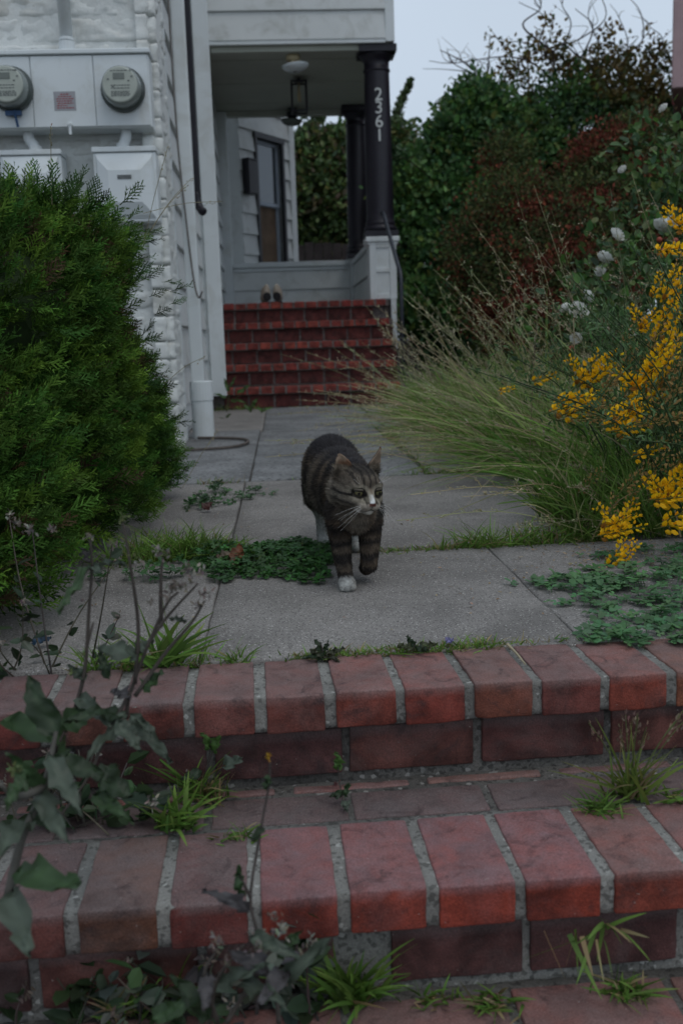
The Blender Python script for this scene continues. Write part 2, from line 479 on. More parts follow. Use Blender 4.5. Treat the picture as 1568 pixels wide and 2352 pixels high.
# ------------------------------------------------------------------ bricks
def brick_mesh(name, sx, sy, sz, mat, seed, r=.005, amp=.0014, chips=1, n=(6, 9, 5), wear=True):
    """rounded, worn, chipped brick centred on its middle; sizes are full lengths"""
    rs = np.random.default_rng(seed)
    h = np.array([sx, sy, sz]) / 2
    def lines(a, k):
        return np.concatenate([[-a, -a + r * .35, -a + r], np.linspace(-a + r, a - r, k)[1:-1], [a - r, a - r * .35, a]])
    L = [lines(h[i], n[i]) for i in range(3)]
    idx, P, F = {}, [], []
    def vid(i, j, k):
        if (i, j, k) not in idx:
            idx[(i, j, k)] = len(P); P.append((L[0][i], L[1][j], L[2][k]))
        return idx[(i, j, k)]
    nx, ny, nzz = [len(a) for a in L]
    for i in range(nx - 1):
        for j in range(ny - 1):
            F.append((vid(i, j, 0), vid(i, j + 1, 0), vid(i + 1, j + 1, 0), vid(i + 1, j, 0)))
            F.append((vid(i, j, nzz - 1), vid(i + 1, j, nzz - 1), vid(i + 1, j + 1, nzz - 1), vid(i, j + 1, nzz - 1)))
    for i in range(nx - 1):
        for k in range(nzz - 1):
            F.append((vid(i, 0, k), vid(i + 1, 0, k), vid(i + 1, 0, k + 1), vid(i, 0, k + 1)))
            F.append((vid(i, ny - 1, k), vid(i, ny - 1, k + 1), vid(i + 1, ny - 1, k + 1), vid(i + 1, ny - 1, k)))
    for j in range(ny - 1):
        for k in range(nzz - 1):
            F.append((vid(0, j, k), vid(0, j, k + 1), vid(0, j + 1, k + 1), vid(0, j + 1, k)))
            F.append((vid(nx - 1, j, k), vid(nx - 1, j + 1, k), vid(nx - 1, j + 1, k + 1), vid(nx - 1, j, k + 1)))
    P = np.array(P)
    q = np.clip(P, -(h - r), h - r); d = P - q; ln = np.linalg.norm(d, axis=1, keepdims=True)
    P = np.where(ln > 1e-9, q + d / np.maximum(ln, 1e-9) * r, P)
    for i in range(len(P)):
        v = Vector(P[i])
        P[i] += np.array(mnoise.noise_vector(v * 32 + Vector((seed * 1.7, 0, 0)))) * amp + np.array(mnoise.noise_vector(v * 110 + Vector((seed, 3, 0)))) * amp * .5
    for c in range(chips):
        s = np.array([rs.choice([-1, 1]), -1, rs.choice([1, 1, -1])])
        e = rs.integers(0, 3)
        c0 = h * s
        if e == 0: c0[0] = rs.uniform(-h[0], h[0])
        rad = rs.uniform(.006, .019)
        cc = c0 * 1.02 + s * np.array([.3 if e else 0, .6, .6]) * rad * .5
        dv = P - cc; dl = np.linalg.norm(dv, axis=1, keepdims=True)
        P = np.where(dl < rad, cc + dv / np.maximum(dl, 1e-6) * rad, P)
    me = bpy.data.meshes.new(name); me.from_pydata(P.tolist(), [], F); me.materials.append(mat)
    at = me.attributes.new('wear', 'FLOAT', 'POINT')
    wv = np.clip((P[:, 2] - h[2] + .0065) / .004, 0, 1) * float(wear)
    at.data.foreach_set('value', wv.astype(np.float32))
    for p in me.polygons: p.use_smooth = True
    me.update()
    return me
def mortar_bar(name, x0, x1, f, depth, z0, z1, mat, parent, setback=.004, top=.004, amp=.0025, nx=150):
    """a rough bar of mortar whose front follows f(x)"""
    xs = np.linspace(x0, x1, nx); ys = np.linspace(0, 1, 10); zs = np.linspace(0, 1, 7)
    V, F = [], []
    prof = [(0, z) for z in zs] + [(y, 1) for y in ys[1:]] + [(1, z) for z in zs[::-1][1:]] + [(y, 0) for y in ys[::-1][1:-1]]
    for x in xs:
        for (a, b_) in prof:
            y = f(x) + setback + a * (depth - setback); z = z0 + b_ * (z1 - top - z0)
            nv = mnoise.noise_vector(Vector((x * 45, y * 45, z * 45 + z0 * 9))); n2 = mnoise.noise_vector(Vector((x * 160, y * 160, z * 160)))
            V.append((x, y + (nv.y * amp + n2.y * amp * .5) * (1 if a < .5 else .2), z + nv.z * amp + n2.z * amp * .5))
    w = len(prof)
    for i in range(nx - 1):
        for j in range(w):
            a = i * w + j; b_ = i * w + (j + 1) % w
            F.append((a, a + w, b_ + w, b_))
    F.append(tuple(range(w))); F.append(tuple((nx - 1) * w + j for j in range(w))[::-1])
    me = bpy.data.meshes.new(name); me.from_pydata(V, [], F); me.materials.append(mat)
    for p in me.polygons: p.use_smooth = True
    return obj(name, me, parent)

garden = thing('garden_steps', 'low worn red brick steps with thick mortar joints, nearest the viewer', 'steps')
garden.location = (0, 0, 0)
def lay(edges, fy, depth, z0, z1, mat, slope, jitter=.002, yoff=0, chips=1, r=.0032, gap=.011, n=(6, 9, 5), tilt=.006):
    for i in range(len(edges) - 1):
        a, b_ = edges[i] + gap / 2, edges[i + 1] - gap / 2
        a += random.uniform(-.0015, .0015); b_ += random.uniform(-.0015, .0015)
        xm = (a + b_) / 2
        mt = mat
        if abs(z1 - RZ) < .001 and mat is M_BRICK and depth > .15:
            mt = M_BRICK_BROWN if xm < -.06 else (M_BRICK_RED if xm < .34 else M_BRICK)
        elif abs(z1) < .001 and mat is M_BRICK and xm < -.05: mt = random.choice([M_BRICK_BROWN, M_BRICK])
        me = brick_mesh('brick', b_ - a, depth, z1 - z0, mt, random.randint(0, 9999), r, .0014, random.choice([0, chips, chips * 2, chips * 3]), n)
        obj('brick', me, garden, (xm, fy(xm) + yoff + depth / 2 + random.uniform(-jitter, jitter), (z0 + z1) / 2 + random.uniform(-.0012, .0012)),
            (random.uniform(-tilt, tilt), random.uniform(-tilt, tilt), math.atan(slope) + random.uniform(-tilt, tilt)))
nose2 = lambda x: 1.468 + .03 * x
nose1 = lambda x: 1.164 + .02 * x
X0, X1 = -.92, 1.10
def edges(x_ref, pitch, x0=X0, x1=X1):
    k0 = math.floor((x0 - x_ref) / pitch); out = []
    x = x_ref + k0 * pitch
    while x < x1 + pitch: out.append(x); x += pitch
    return out
RZ = -.155
# upper nosing, its riser, the tread below
lay(edges(-.161, .108), nose2, .18, -.059, 0, M_BRICK, .03, chips=1, gap=.017)
mortar_bar('mortar', X0, X1, nose2, .178, -.058, -.001, M_MORTAR, garden, setback=.0052, top=.0035)
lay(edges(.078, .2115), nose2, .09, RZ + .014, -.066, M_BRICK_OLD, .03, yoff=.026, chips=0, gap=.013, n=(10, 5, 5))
mortar_bar('mortar', X0, X1, lambda x: nose2(x) + .026, .09, RZ - .02, -.06, M_MORTAR_DK, garden, setback=.007)
lay(edges(-.288, .1132), nose1, .188, RZ - .058, RZ, M_BRICK, .02, chips=1, gap=.016, n=(6, 10, 5))
mortar_bar('mortar', X0, X1, nose1, .20, RZ - .057, RZ - .001, M_MORTAR, garden, setback=.0052, top=.003)
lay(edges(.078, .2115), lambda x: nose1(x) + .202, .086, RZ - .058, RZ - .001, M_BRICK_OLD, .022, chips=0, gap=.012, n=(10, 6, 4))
lay(edges(-.02, .2115), lambda x: nose2(x) - .001 + .0, .02, RZ - .056, RZ - .0015, M_BRICK, .03, chips=0, gap=.03, n=(8, 4, 4), r=.004)
mortar_bar('mortar', X0, X1, lambda x: nose1(x) + .195, .17, RZ - .06, RZ - .001, M_MORTAR_DK, garden, setback=.0, top=.0035)
# lower riser and the bottom tread
Z0 = -.312
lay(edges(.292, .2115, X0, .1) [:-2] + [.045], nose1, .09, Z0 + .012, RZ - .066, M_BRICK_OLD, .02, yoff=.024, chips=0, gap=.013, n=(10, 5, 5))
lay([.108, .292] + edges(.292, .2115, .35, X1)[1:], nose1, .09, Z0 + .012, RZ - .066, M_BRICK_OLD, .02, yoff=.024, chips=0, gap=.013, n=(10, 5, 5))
mortar_bar('mortar', X0, X1, lambda x: nose1(x) + .024, .09, Z0 - .02, RZ - .06, M_MORTAR, garden, setback=.006)
nose0 = lambda x: .872 + .015 * x
lay(edges(.262, .2115), lambda x: nose0(x) + .21, .092, Z0 - .058, Z0, M_BRICK, .015, chips=1, gap=.014, n=(10, 6, 4))
lay(edges(-.27, .111), nose0, .20, Z0 - .058, Z0, M_BRICK, .015, chips=1, gap=.014, n=(6, 8, 4))
mortar_bar('mortar', X0, X1, nose0, .34, Z0 - .056, Z0 - .001, M_MORTAR_DK, garden, setback=.0052, top=.004)
lay(edges(.15, .2115), nose0, .09, Z0 - .155, Z0 - .066, M_BRICK_OLD, .015, yoff=.024, chips=0, n=(8, 4, 4))
core = MB(); core.box(X0 + .01, X1 - .01, 1.52, 1.62, -.5, -.062); core.box(X0 + .01, X1 - .01, 1.24, 1.55, -.5, RZ - .062); core.box(X0 + .01, X1 - .01, .92, 1.3, -.66, Z0 - .06)
core.obj('footing', M_MORTAR_DK, garden)

# ------------------------------------------------------------------ porch stairs
stairs = thing('porch_stairs', 'five brick stairs rising to the white porch at the end of the path', 'stairs')
def chamfer_box(name, sx, sy, sz, mat, r=.006):
    mb = MB(); mb.box(-sx / 2, sx / 2, -sy / 2, sy / 2, -sz / 2, sz / 2)
    return mb.mesh(name, mat, bevel=r)
SX0, SX1 = -.585, 1.045
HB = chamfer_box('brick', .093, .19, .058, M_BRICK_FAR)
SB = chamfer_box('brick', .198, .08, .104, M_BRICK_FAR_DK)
core = MB()
SY = [8.42 + .245 * k for k in range(5)]
SZ = [.181 * (k + 1) for k in range(5)]
for k in range(5):
    y, z = SY[k], SZ[k]
    core.box(SX0 + .003 + k * .001, SX1 - .003 - k * .001, y + .004, 9.72 - k * .003, z - .0585, z - .004)
    core.box(SX0 + .004 + k * .001, SX1 - .004 - k * .001, y + .05, 9.715 - k * .003, z - .181, z - .0587)
    off = random.uniform(0, .1)
    x = SX0 + .0465
    while x < SX1 - .03:
        obj('brick', HB, stairs, (x, y + .095 + random.uniform(-.003, .003), z - .029 + random.uniform(-.002, .002)), (0, 0, random.uniform(-.02, .02)))
        x += .1072
    x = SX0 + .1 - off
    while x < SX1 - .05:
        if x > SX0 + .03:
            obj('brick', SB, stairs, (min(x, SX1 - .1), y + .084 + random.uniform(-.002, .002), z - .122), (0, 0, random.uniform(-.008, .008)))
        x += .2135
core.obj('mortar', mat_grain('stair_mortar', (.10, .085, .08), (.21, .18, .17), (.3, .28, .27), .03, (.08, .06, .055), 200, .4), stairs)

# ------------------------------------------------------------------ house
house = thing('house', 'white clapboard house with a painted stone corner and an open porch', 'house')
GX = -.6                                                    # side wall plane
def wall(name, mb, mat=None): return mb.obj(name, mat or M_WHITE, house)
# painted ledge stone corner
mb = MB(); mb.box(-3.6, -.537, 5.042, 5.74, -.1, 6.0)
stone_wall = wall('stone_wall', mb, M_STONE)
def stone_mesh(w, h, seed, depth=.05):
    nx, nzv = max(4, int(w / .022)), max(5, int(h / .013))
    V, F = [], []
    for k in range(nzv + 1):
        for i in range(nx + 1):
            u, v = i / nx, k / nzv
            e = min(u * w, (1 - u) * w, v * h, (1 - v) * h)
            p = Vector((u * w * 9 + seed * 3.1, v * h * 14, seed))
            rid = abs(mnoise.noise(p * 1.6 + Vector((3, 1, 7))))
            out = .009 * min(1, e / .006) + (.016 * max(-.3, mnoise.noise(p)) + .012 * mnoise.noise(p * 2.7) - .016 * rid + .007 * mnoise.noise(p * 6)) * min(1, e / .010)
            V.append((u * w + .006 * mnoise.noise(p * 2 + Vector((9, 0, 0))), -out, v * h + .007 * mnoise.noise(p * 2 + Vector((0, 9, 0)))))
    for k in range(nzv):
        for i in range(nx):
            a = k * (nx + 1) + i; F.append((a, a + 1, a + nx + 2, a + nx + 1))
    rim = list(range(nx + 1)) + [k * (nx + 1) + nx for k in range(1, nzv + 1)] + [nzv * (nx + 1) + i for i in range(nx - 1, -1, -1)] + [k * (nx + 1) for k in range(nzv - 1, 0, -1)]
    o = len(V); V += [(V[r_][0], depth, V[r_][2]) for r_ in rim]
    for a in range(len(rim)):
        b_ = (a + 1) % len(rim); F.append((rim[b_], rim[a], o + a, o + b_))
    me = bpy.data.meshes.new('stone'); me.from_pydata(V, [], F); me.materials.append(M_STONE)
    for p in me.polygons: p.use_smooth = True
    return me
z = -.05; course = 0
while z < 3.3:
    h = random.choice([.085, .1, .115, .125, .14])
    x = -2.3 if course % 2 else -2.2
    while x < -.52:
        w = min(random.uniform(.28, .7), -.50 - x)
        if -.50 - (x + w) < .14: w = -.50 - x
        obj('stone', stone_mesh(w - .006, h - .005, random.uniform(0, 99)), stone_wall, (x, 5.045, z))
        x += w
    y = 5.0
    while y < 5.70:
        w = min(random.uniform(.2, .45), 5.74 - y)
        if 5.74 - (y + w) < .1: w = 5.74 - y
        obj('stone', stone_mesh(w - .006, h - .005, random.uniform(0, 99)), stone_wall, (-.543, y, z), (0, 0, R(90)))
        y += w
    z += h; course += 1

def board_mesh(length, expo=.24, t0=.027, t1=.005):
    mb = MB()
    prof = [(0, 0), (-t0, 0), (-t0, .012), (-t1, expo - .004), (0, expo - .004)]
    vs = [(0, y, zz) for y, zz in prof] + [(length, y, zz) for y, zz in prof]
    n = len(prof)
    mb.add(vs, [tuple(range(n)), tuple(range(2 * n - 1, n - 1, -1))] + [(i, i + n, (i + 1) % n + n, (i + 1) % n) for i in range(n)])
    return mb.mesh('siding_board', M_WHITE)
def siding(parent, origin, direction, length, z0, z1, expo=.24):
    me = board_mesh(length, expo)
    ang = math.atan2(direction[1], direction[0])
    z = z0
    while z < z1 - .02:
        zs = min(1.0, (z1 - z) / expo)
        o = obj('siding_board', me, parent, (origin[0], origin[1], z), (0, 0, ang))
        if zs < .99: o.scale = (1, 1, zs)
        z += expo
# side wall
mb = MB(); mb.box(-3.6, GX - .001, 5.75, 12.2, -.1, 6.0)
side_wall = wall('side_wall', mb)
siding(side_wall, (GX, 5.75), (0, 1), 6.42, .18, 4.6)
mb = MB(); mb.box(GX - .02, GX + .012, 5.76, 12.1, .03, .178)
mb.obj('skirt_board', M_TRIM, side_wall)
# corner board in front of the stairs, inner corner board at the porch back
mb = MB(); mb.box(-.61, -.437, 8.35, 8.42, .13, 6.0)
mb.obj('corner_return', M_TRIM, house, bevel=.003)
mb = MB(); mb.box(-.555, -.433, 8.32, 8.347, .125, 6.0)
mb.obj('corner_board', M_TRIM, house, bevel=.004)
mb = MB(); mb.box(-.605, -.478, 11.92, 12.02, .905, 3.12)
mb.obj('corner_board', M_TRIM, house, bevel=.004)
mb = MB(); mb.box(-.60, -.535, 5.745, 5.80, -.02, 6.0)
mb.obj('corner_board', M_TRIM, house, bevel=.003)
# upper storey over the porch
PZ = 3.13
mb = MB(); mb.box(-.598, 1.118, 9.425, 12.06, PZ + .03, 6.0)
upper = wall('upper_wall', mb)
siding(upper, (-.585, 9.424), (1, 0), 1.65, PZ + .03, 5.8, .245)
siding(upper, (1.119, 9.43), (0, 1), 2.6, PZ + .03, 5.8, .245)
mb = MB(); mb.box(1.06, 1.142, 9.398, 9.47, PZ + .004, 5.9)
mb.obj('corner_board', M_TRIM, house, bevel=.004)
mb = MB(); mb.box(-.597, 1.058, 9.402, 9.44, PZ - .004, PZ + .028)
mb.obj('drip_board', M_TRIM, house, bevel=.003)
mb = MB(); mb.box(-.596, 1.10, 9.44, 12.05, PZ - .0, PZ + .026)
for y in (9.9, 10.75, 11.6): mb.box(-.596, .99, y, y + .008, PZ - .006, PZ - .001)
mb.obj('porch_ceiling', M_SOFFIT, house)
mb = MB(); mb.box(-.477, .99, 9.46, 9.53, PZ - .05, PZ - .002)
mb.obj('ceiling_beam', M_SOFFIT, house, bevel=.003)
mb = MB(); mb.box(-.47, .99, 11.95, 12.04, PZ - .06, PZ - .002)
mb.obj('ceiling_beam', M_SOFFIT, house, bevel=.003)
# floor and half walls
mb = MB(); mb.box(-.599, 1.10, 9.70, 12.06, .60, .903); mb.box(-.599, 1.05, 9.71, 12.05, -.1, .598)
mb.obj('porch_floor', M_CONC, house)
mb = MB(); mb.box(-.477, .87, 11.985, 12.045, .905, 1.40)
rail = wall('back_rail', mb); siding(rail, (-.477, 11.984), (1, 0), 1.345, .905, 1.40, .245)
mb = MB(); mb.box(-.476, .90, 11.93, 12.06, 1.402, 1.462); mb.box(-.475, .885, 11.955, 12.055, 1.36, 1.400)
mb.obj('rail_cap', M_TRIM, rail, bevel=.006)
mb = MB(); mb.box(.915, 1.085, 9.72, 11.9, .905, 1.40)
rail2 = wall('side_rail', mb)
siding(rail2, (.914, 11.9), (0, -1), 2.18, .905, 1.40, .245); siding(rail2, (1.086, 9.72), (0, 1), 2.18, .905, 1.40, .245)
mb = MB(); mb.box(.885, 1.115, 9.73, 11.89, 1.402, 1.455)
mb.obj('rail_cap', M_TRIM, rail2, bevel=.006)
# pedestal and columns
def pedestal(cx, cy, label=None):
    mb = MB(); mb.box(cx - .125, cx + .125, cy - .125, cy + .125, .905, 1.42)
    p = mb.obj('pedestal', M_TRIM, house, bevel=.004)
    for s in (-1, 1):
        mb = MB(); mb.box(cx + s * .092 - .031, cx + s * .092 + .031, cy - .139, cy - .1255, .907, 1.418)
        mb.obj('stile', M_TRIM, p, bevel=.003)
    for z0, z1 in ((.908, .96), (1.15, 1.19), (1.37, 1.417)):
        mb = MB(); mb.box(cx - .059, cx + .059, cy - .137, cy - .1256, z0, z1)
        mb.obj('panel_rail', M_TRIM, p, bevel=.003)
    mb = MB(); mb.box(cx - .155, cx + .155, cy - .155, cy + .155, 1.421, 1.468); mb.box(cx - .142, cx + .142, cy - .142, cy + .142, 1.395, 1.4205)
    mb.obj('cap', M_TRIM, p, bevel=.007)
    return p
def column(cx, cy):
    z0 = 1.469; H_ = PZ - .004 - z0
    mb = MB()
    mb.box(cx - .15, cx + .15, cy - .15, cy + .15, z0, z0 + .055)
    mb.lathe([(.148, .0555), (.155, .075), (.15, .095), (.138, .10), (.136, .115), (.142, .125), (.136, .137), (.129, .15)] +
             [(.128 - .014 * t ** 1.4, .15 + t * (H_ - .36)) for t in np.linspace(.05, 1, 9)] +
             [(.114, H_ - .205), (.123, H_ - .2), (.123, H_ - .185), (.114, H_ - .18), (.114, H_ - .12), (.122, H_ - .11), (.15, H_ - .075), (.156, H_ - .06)], (cx, cy, z0), 32)
    mb.box(cx - .168, cx + .168, cy - .168, cy + .168, z0 + H_ - .0595, z0 + H_)
    o = mb.obj('column', M_COLUMN, house)
    me = o.data
    for p in me.polygons:
        p.use_smooth = len(p.vertices) == 4 and abs(p.normal.z) < .999 and max(abs(p.normal.x), abs(p.normal.y)) < .9999
    return o
pedestal(.995, 9.585)
front_col = column(.995, 9.60)
pedestal(.995, 11.95)
column(.985, 11.90)
for ch, py in (('2', 218), ('3', 248), ('6', 280), ('1', 312)):
    p = at_y(869 + (py - 218) * .03, py, 9.478)
    cu = bpy.data.curves.new('numeral', 'FONT'); cu.body = ch; cu.size = .152; cu.extrude = .004; cu.align_x = 'CENTER'; cu.align_y = 'CENTER'; cu.offset = .0006
    tmp = bpy.data.objects.new('numeral_curve', cu); COL.objects.link(tmp)
    me = bpy.data.meshes.new_from_object(tmp.evaluated_get(bpy.context.evaluated_depsgraph_get()))
    bpy.data.objects.remove(tmp)
    me.materials.clear(); me.materials.append(M_NUM)
    obj('numeral', me, front_col, (.994, 9.474, p[2]), (R(90), 0, R(2)))
# white stringer end beside the stairs
mb = MB(); mb.box(1.052, 1.10, 9.36, 9.70, .45, .9)
mb.obj('stringer', M_TRIM, house, bevel=.003)
# angled wall beyond the porch with its window
WD = np.array([math.cos(R(57)), math.sin(R(57))]); WO = np.array([-.365, 12.28]); WL = 1.18
wall_obj = bpy.data.objects.new('bay_wall', None); link(wall_obj, house)
wall_obj.location = (WO[0], WO[1], 0); wall_obj.rotation_euler = (0, 0, R(57))
W0, W1, WZ0, WZ1 = .36, .90, .95, 2.96
mb = MB()
mb.box(0, W0, .002, .14, -.1, 6); mb.box(W1, WL, .002, .14, -.1, 6); mb.box(W0, W1, .002, .14, -.1, WZ0); mb.box(W0, W1, .002, .14, WZ1, 6)
mb.box(0, .03, .14, 3.4, -.1, 6); mb.box(WL - .03, WL, .14, 3.4, -.1, 6)
mb.obj('backing', M_WHITE, wall_obj)
bmA, bmB, bmC = board_mesh(W0 - .05), board_mesh(WL - W1 - .1), board_mesh(WL - .1)
z = .15
while z < 5.6:
    if z + .24 > WZ0 and z < WZ1:
        obj('siding_board', bmA, wall_obj, (0, 0, z)); obj('siding_board', bmB, wall_obj, (W1 + .05, 0, z))
    else: obj('siding_board', bmC, wall_obj, (0, 0, z))
    z += .24
mb = MB(); mb.box(WL - .1, WL + .02, -.03, .06, -.05, 6)
mb.obj('corner_board', M_TRIM, wall_obj, bevel=.004)
win = bpy.data.objects.new('window', None); link(win, house)
win.location = wall_obj.location; win.rotation_euler = wall_obj.rotation_euler
mb = MB(); mb.box(W0 - .05, W0, -.035, .05, WZ0, WZ1); mb.box(W1, W1 + .05, -.035, .05, WZ0, WZ1); mb.box(W0 - .06, W1 + .06, -.04, .05, WZ1, WZ1 + .06)
mb.obj('casing', M_BLACK, win, bevel=.003)
MIDZ = 2.22
mb = MB()
for a, b_, y in ((MIDZ - .02, WZ1 - .005, .028), (WZ0, MIDZ + .018, .05)):
    mb.box(W0 + .004, W0 + .05, y, y + .035, a, b_); mb.box(W1 - .06, W1 - .004, y, y + .035, a, b_)
    mb.box(W0 + .05, W1 - .06, y, y + .035, a, a + .045); mb.box(W0 + .05, W1 - .06, y, y + .035, b_ - .045, b_)
mb.obj('sash', mat_simple('sash_paint', (.36, .42, .50), .5, .08), win)
mb = MB(); mb.box(W0 + .05, W1 - .06, .042, .047, MIDZ + .02, WZ1 - .05)
mb.obj('pane', M_GLASS, win)
mb = MB(); mb.box(W0 + .05, W1 - .06, .064, .069, WZ0 + .04, MIDZ - .03)
mb.obj('pane', M_CURTAIN, win)

# ------------------------------------------------------------------ things fixed to the house
cab = thing('meter_cabinet', 'white three panel electric meter cabinet mounted on the painted stone wall', 'meter cabinet')
mb = MB(); mb.box(-1.49, -.532, 4.885, 5.02, 1.53, 1.846)
mb.obj('case', M_METALBOX, cab, bevel=.004)
mb = MB(); mb.box(-1.50, -.522, 4.866, 5.0, 1.8465, 1.868); mb.obj('hood', M_METALBOX, cab, bevel=.004)
for x0, x1 in ((-1.485, -1.062), (-1.058, -.782), (-.778, -.538)):
    mb = MB(); mb.box(x0, x1, 4.877, 4.8845, 1.536, 1.842); mb.obj('panel', M_METALBOX, cab, bevel=.002)
mb = MB(); mb.lathe([(.012, 0), (.012, .006), (.005, .008), (.005, .02)], (-.90, 4.876, 1.545), 12, 'y'); mb.box(-.906, -.894, 4.862, 4.87, 1.50, 1.55)
mb.obj('latch', M_METALBOX, cab)
lab = MB(); lab.box(-.965, -.868, 4.8755, 4.8765, 1.607, 1.689); lo = lab.obj('sticker', M_LABEL, cab)
pr = MB()
for zz, (a, b_) in zip(np.linspace(1.677, 1.618, 7), [(.03, .07), (.02, .08), (.012, .088), (.012, .08), (.016, .086), (.012, .06), (.012, .088)]):
    x = -.965 + a
    while x < -.965 + b_:
        w = random.uniform(.006, .014); pr.box(x, min(x + w, -.965 + b_), 4.8748, 4.8752, zz - .0022, zz + .0022); x += w + .003
tag(pr.obj('sticker_print', M_REDPRINT, lo), kind='stuff')
def meter(cx, cz, label, tagcol=False):
    t = thing('electric_meter', label, 'electric meter', 'electric meters on the meter cabinet', (cx, 4.876, cz))
    mb = MB(); mb.lathe([(.098, 0), (.100, .012), (.094, .018), (.092, .03)], (0, 0, 0), 32, 'y'); mb.obj('ring', M_DARKRING, t, smooth=True)
    mb = MB(); mb.lathe([(.089, .0301), (.087, .06), (.083, .09), (.078, .10)], (0, 0, 0), 32, 'y'); mb.obj('cover', mat_simple('meter_cover', (.22, .25, .235), .25, .1, 10, .7), t, smooth=True)
    mb = MB(); mb.lathe([(.0765, .1005), (.076, .104), (.072, .106)], (0, 0, 0), 32, 'y'); f_ = mb.obj('face', M_GREYFACE, t)
    mb = MB(); mb.box(-.028, .022, -.1085, -.1062, .022, .048); mb.obj('display', M_LCD, f_)
    mb = MB()
    for zz in (.058, -.004, -.016, -.03, -.036, -.042, -.048):
        x = -.04
        while x < .038:
            w = random.uniform(.004, .014); mb.box(x, x + w, -.1075, -.1062, zz - .0016, zz + .0016); x += w + .004
    for x, zz in ((-.055, .02), (.045, .055), (.05, .03), (.035, .012), (-.035, -.012)): mb.box(x, x + .008, -.1078, -.1062, zz, zz + .005)
    tag(mb.obj('print', M_GREYPRINT, f_), kind='stuff')
    if tagcol:
        mb = MB(); mb.tube([(.01, -.02, -.09), (.015, -.03, -.12), (.02, -.02, -.165)], .006, 6); mb.box(-.03, .04, -.03, -.01, -.115, -.095); mb.obj('seal_tag', M_BLUE, t)
meter(-.651, 1.69, 'round glass electric meter on the right hand panel of the white cabinet')
meter(-1.150, 1.70, 'round electric meter with a blue seal tag at the left picture edge', True)
def service_box(x0, x1, z0, z1, label):
    t = thing('service_box', label, 'utility box', 'utility boxes under the meter cabinet')
    mb = MB(); mb.box(x0, x1, 4.90, 5.03, z0, z1); mb.obj('case', M_METALBOX, t, bevel=.005)
    mb = MB(); mb.box(x0 - .004, x1 + .004, 4.89, 5.02, z1 + .001, z1 + .024); mb.obj('hood', M_METALBOX, t, bevel=.003)
    cx, w = (x0 + x1) / 2, (x1 - x0) / 2
    mb = MB()
    a = [(x0 + .012, 4.899, z0 + .012), (x1 - .012, 4.899, z0 + .012), (x1 - .012, 4.899, z1 - .004), (x0 + .012, 4.899, z1 - .004)]
    b_ = [(x0 + .02, 4.886, z0 + .03), (x1 - .02, 4.886, z0 + .03), (x1 - .02, 4.886, z1 - .03), (x0 + .02, 4.886, z1 - .03)]
    c = [(cx - w * .52, 4.862, z0 + .085), (cx + w * .52, 4.862, z0 + .085), (cx + w * .52, 4.862, z1 - .085), (cx - w * .52, 4.862, z1 - .085)]
    vs = a + b_ + c; fs = [(8, 9, 10, 11)]
    for o in (0, 4): fs += [(o + i, o + (i + 1) % 4, o + 4 + (i + 1) % 4, o + 4 + i) for i in range(4)]
    mb.add(vs, fs + [(3, 2, 1, 0)]); mb.obj('lid', M_METALBOX, t)
    mb = MB(); mb.box(cx - .032, cx + .032, 4.8595, 4.8612, z1 - .125, z1 - .107); mb.obj('name_plate', M_GREYPRINT, t)
service_box(-.813, -.527, 1.112, 1.425, 'white utility box with a raised lid below the right hand electric meter')
service_box(-1.235, -.958, 1.10, 1.42, 'white utility box with a raised lid nearest the left picture edge, above the bush')
def pipe(name, label, pts, r, mat, collars=(), cat='pipe', group=None, sides=14):
    t = thing(name, label, cat, group)
    mb = MB(); mb.tube(smooth_path(pts, 24) if len(pts) > 2 else pts, r, sides); mb.obj('tube', mat, t, smooth=True)
    for (c, rr, h) in collars:
        mb = MB(); mb.lathe([(rr * .98, 0), (rr, .003), (rr, h - .003), (rr * .98, h)], c, 16); mb.obj('collar', mat, t, smooth=False)
    return t
pipe('conduit', 'white conduit pipe entering the top of the meter cabinet', [(-.90, 4.935, 1.869), (-.905, 4.935, 3.4)], .029, M_TRIM, [((-.9, 4.935, 1.869), .036, .045), ((-.9, 4.935, 1.92), .033, .012)])
pipe('conduit', 'short bent white conduit below the right hand electric meter', [(-.66, 4.95, 1.53), (-.663, 4.95, 1.50), (-.675, 4.95, 1.47), (-.68, 4.95, 1.449)], .024, M_TRIM, [((-.68, 4.95, 1.45), .03, .022)], group='bent conduits under the cabinet')
pipe('conduit', 'short bent white conduit below the electric meter with the blue tag', [(-1.11, 4.95, 1.53), (-1.105, 4.95, 1.50), (-1.085, 4.95, 1.47), (-1.08, 4.95, 1.445)], .024, M_TRIM, [((-1.08, 4.95, 1.445), .03, .022)], group='bent conduits under the cabinet')
# white drain at the stone corner, standing in a thicker pipe
dr = thing('drain_pipe', 'square white drain pipe standing in a thick white base pipe beside the stone corner', 'drain pipe')
mb = MB(); mb.box(-.500, -.427, 5.81, 5.875, .28, 4.5); mb.obj('downpipe', M_TRIM, dr, bevel=.008, seg=2)
mb = MB(); mb.lathe([(.062, -.02), (.062, .22), (.066, .225), (.066, .33), (.06, .335)], (-.450, 5.86, 0), 24); mb.obj('base_pipe', M_TRIM, dr)
# black downspout
ds = thing('downspout', 'black downspout on the white side wall ending in a bent elbow', 'downspout')
mb = MB(); mb.box(-.54, -.485, 7.175, 7.23, 1.56, 4.6); mb.obj('downpipe', M_BLACK, ds, bevel=.008, seg=2)
mb = MB(); mb.tube(smooth_path([(-.512, 7.2, 1.57), (-.508, 7.2, 1.51), (-.49, 7.18, 1.46), (-.47, 7.15, 1.435)], 12), .029, 10); mb.obj('elbow', M_BLACK, ds, smooth=True)
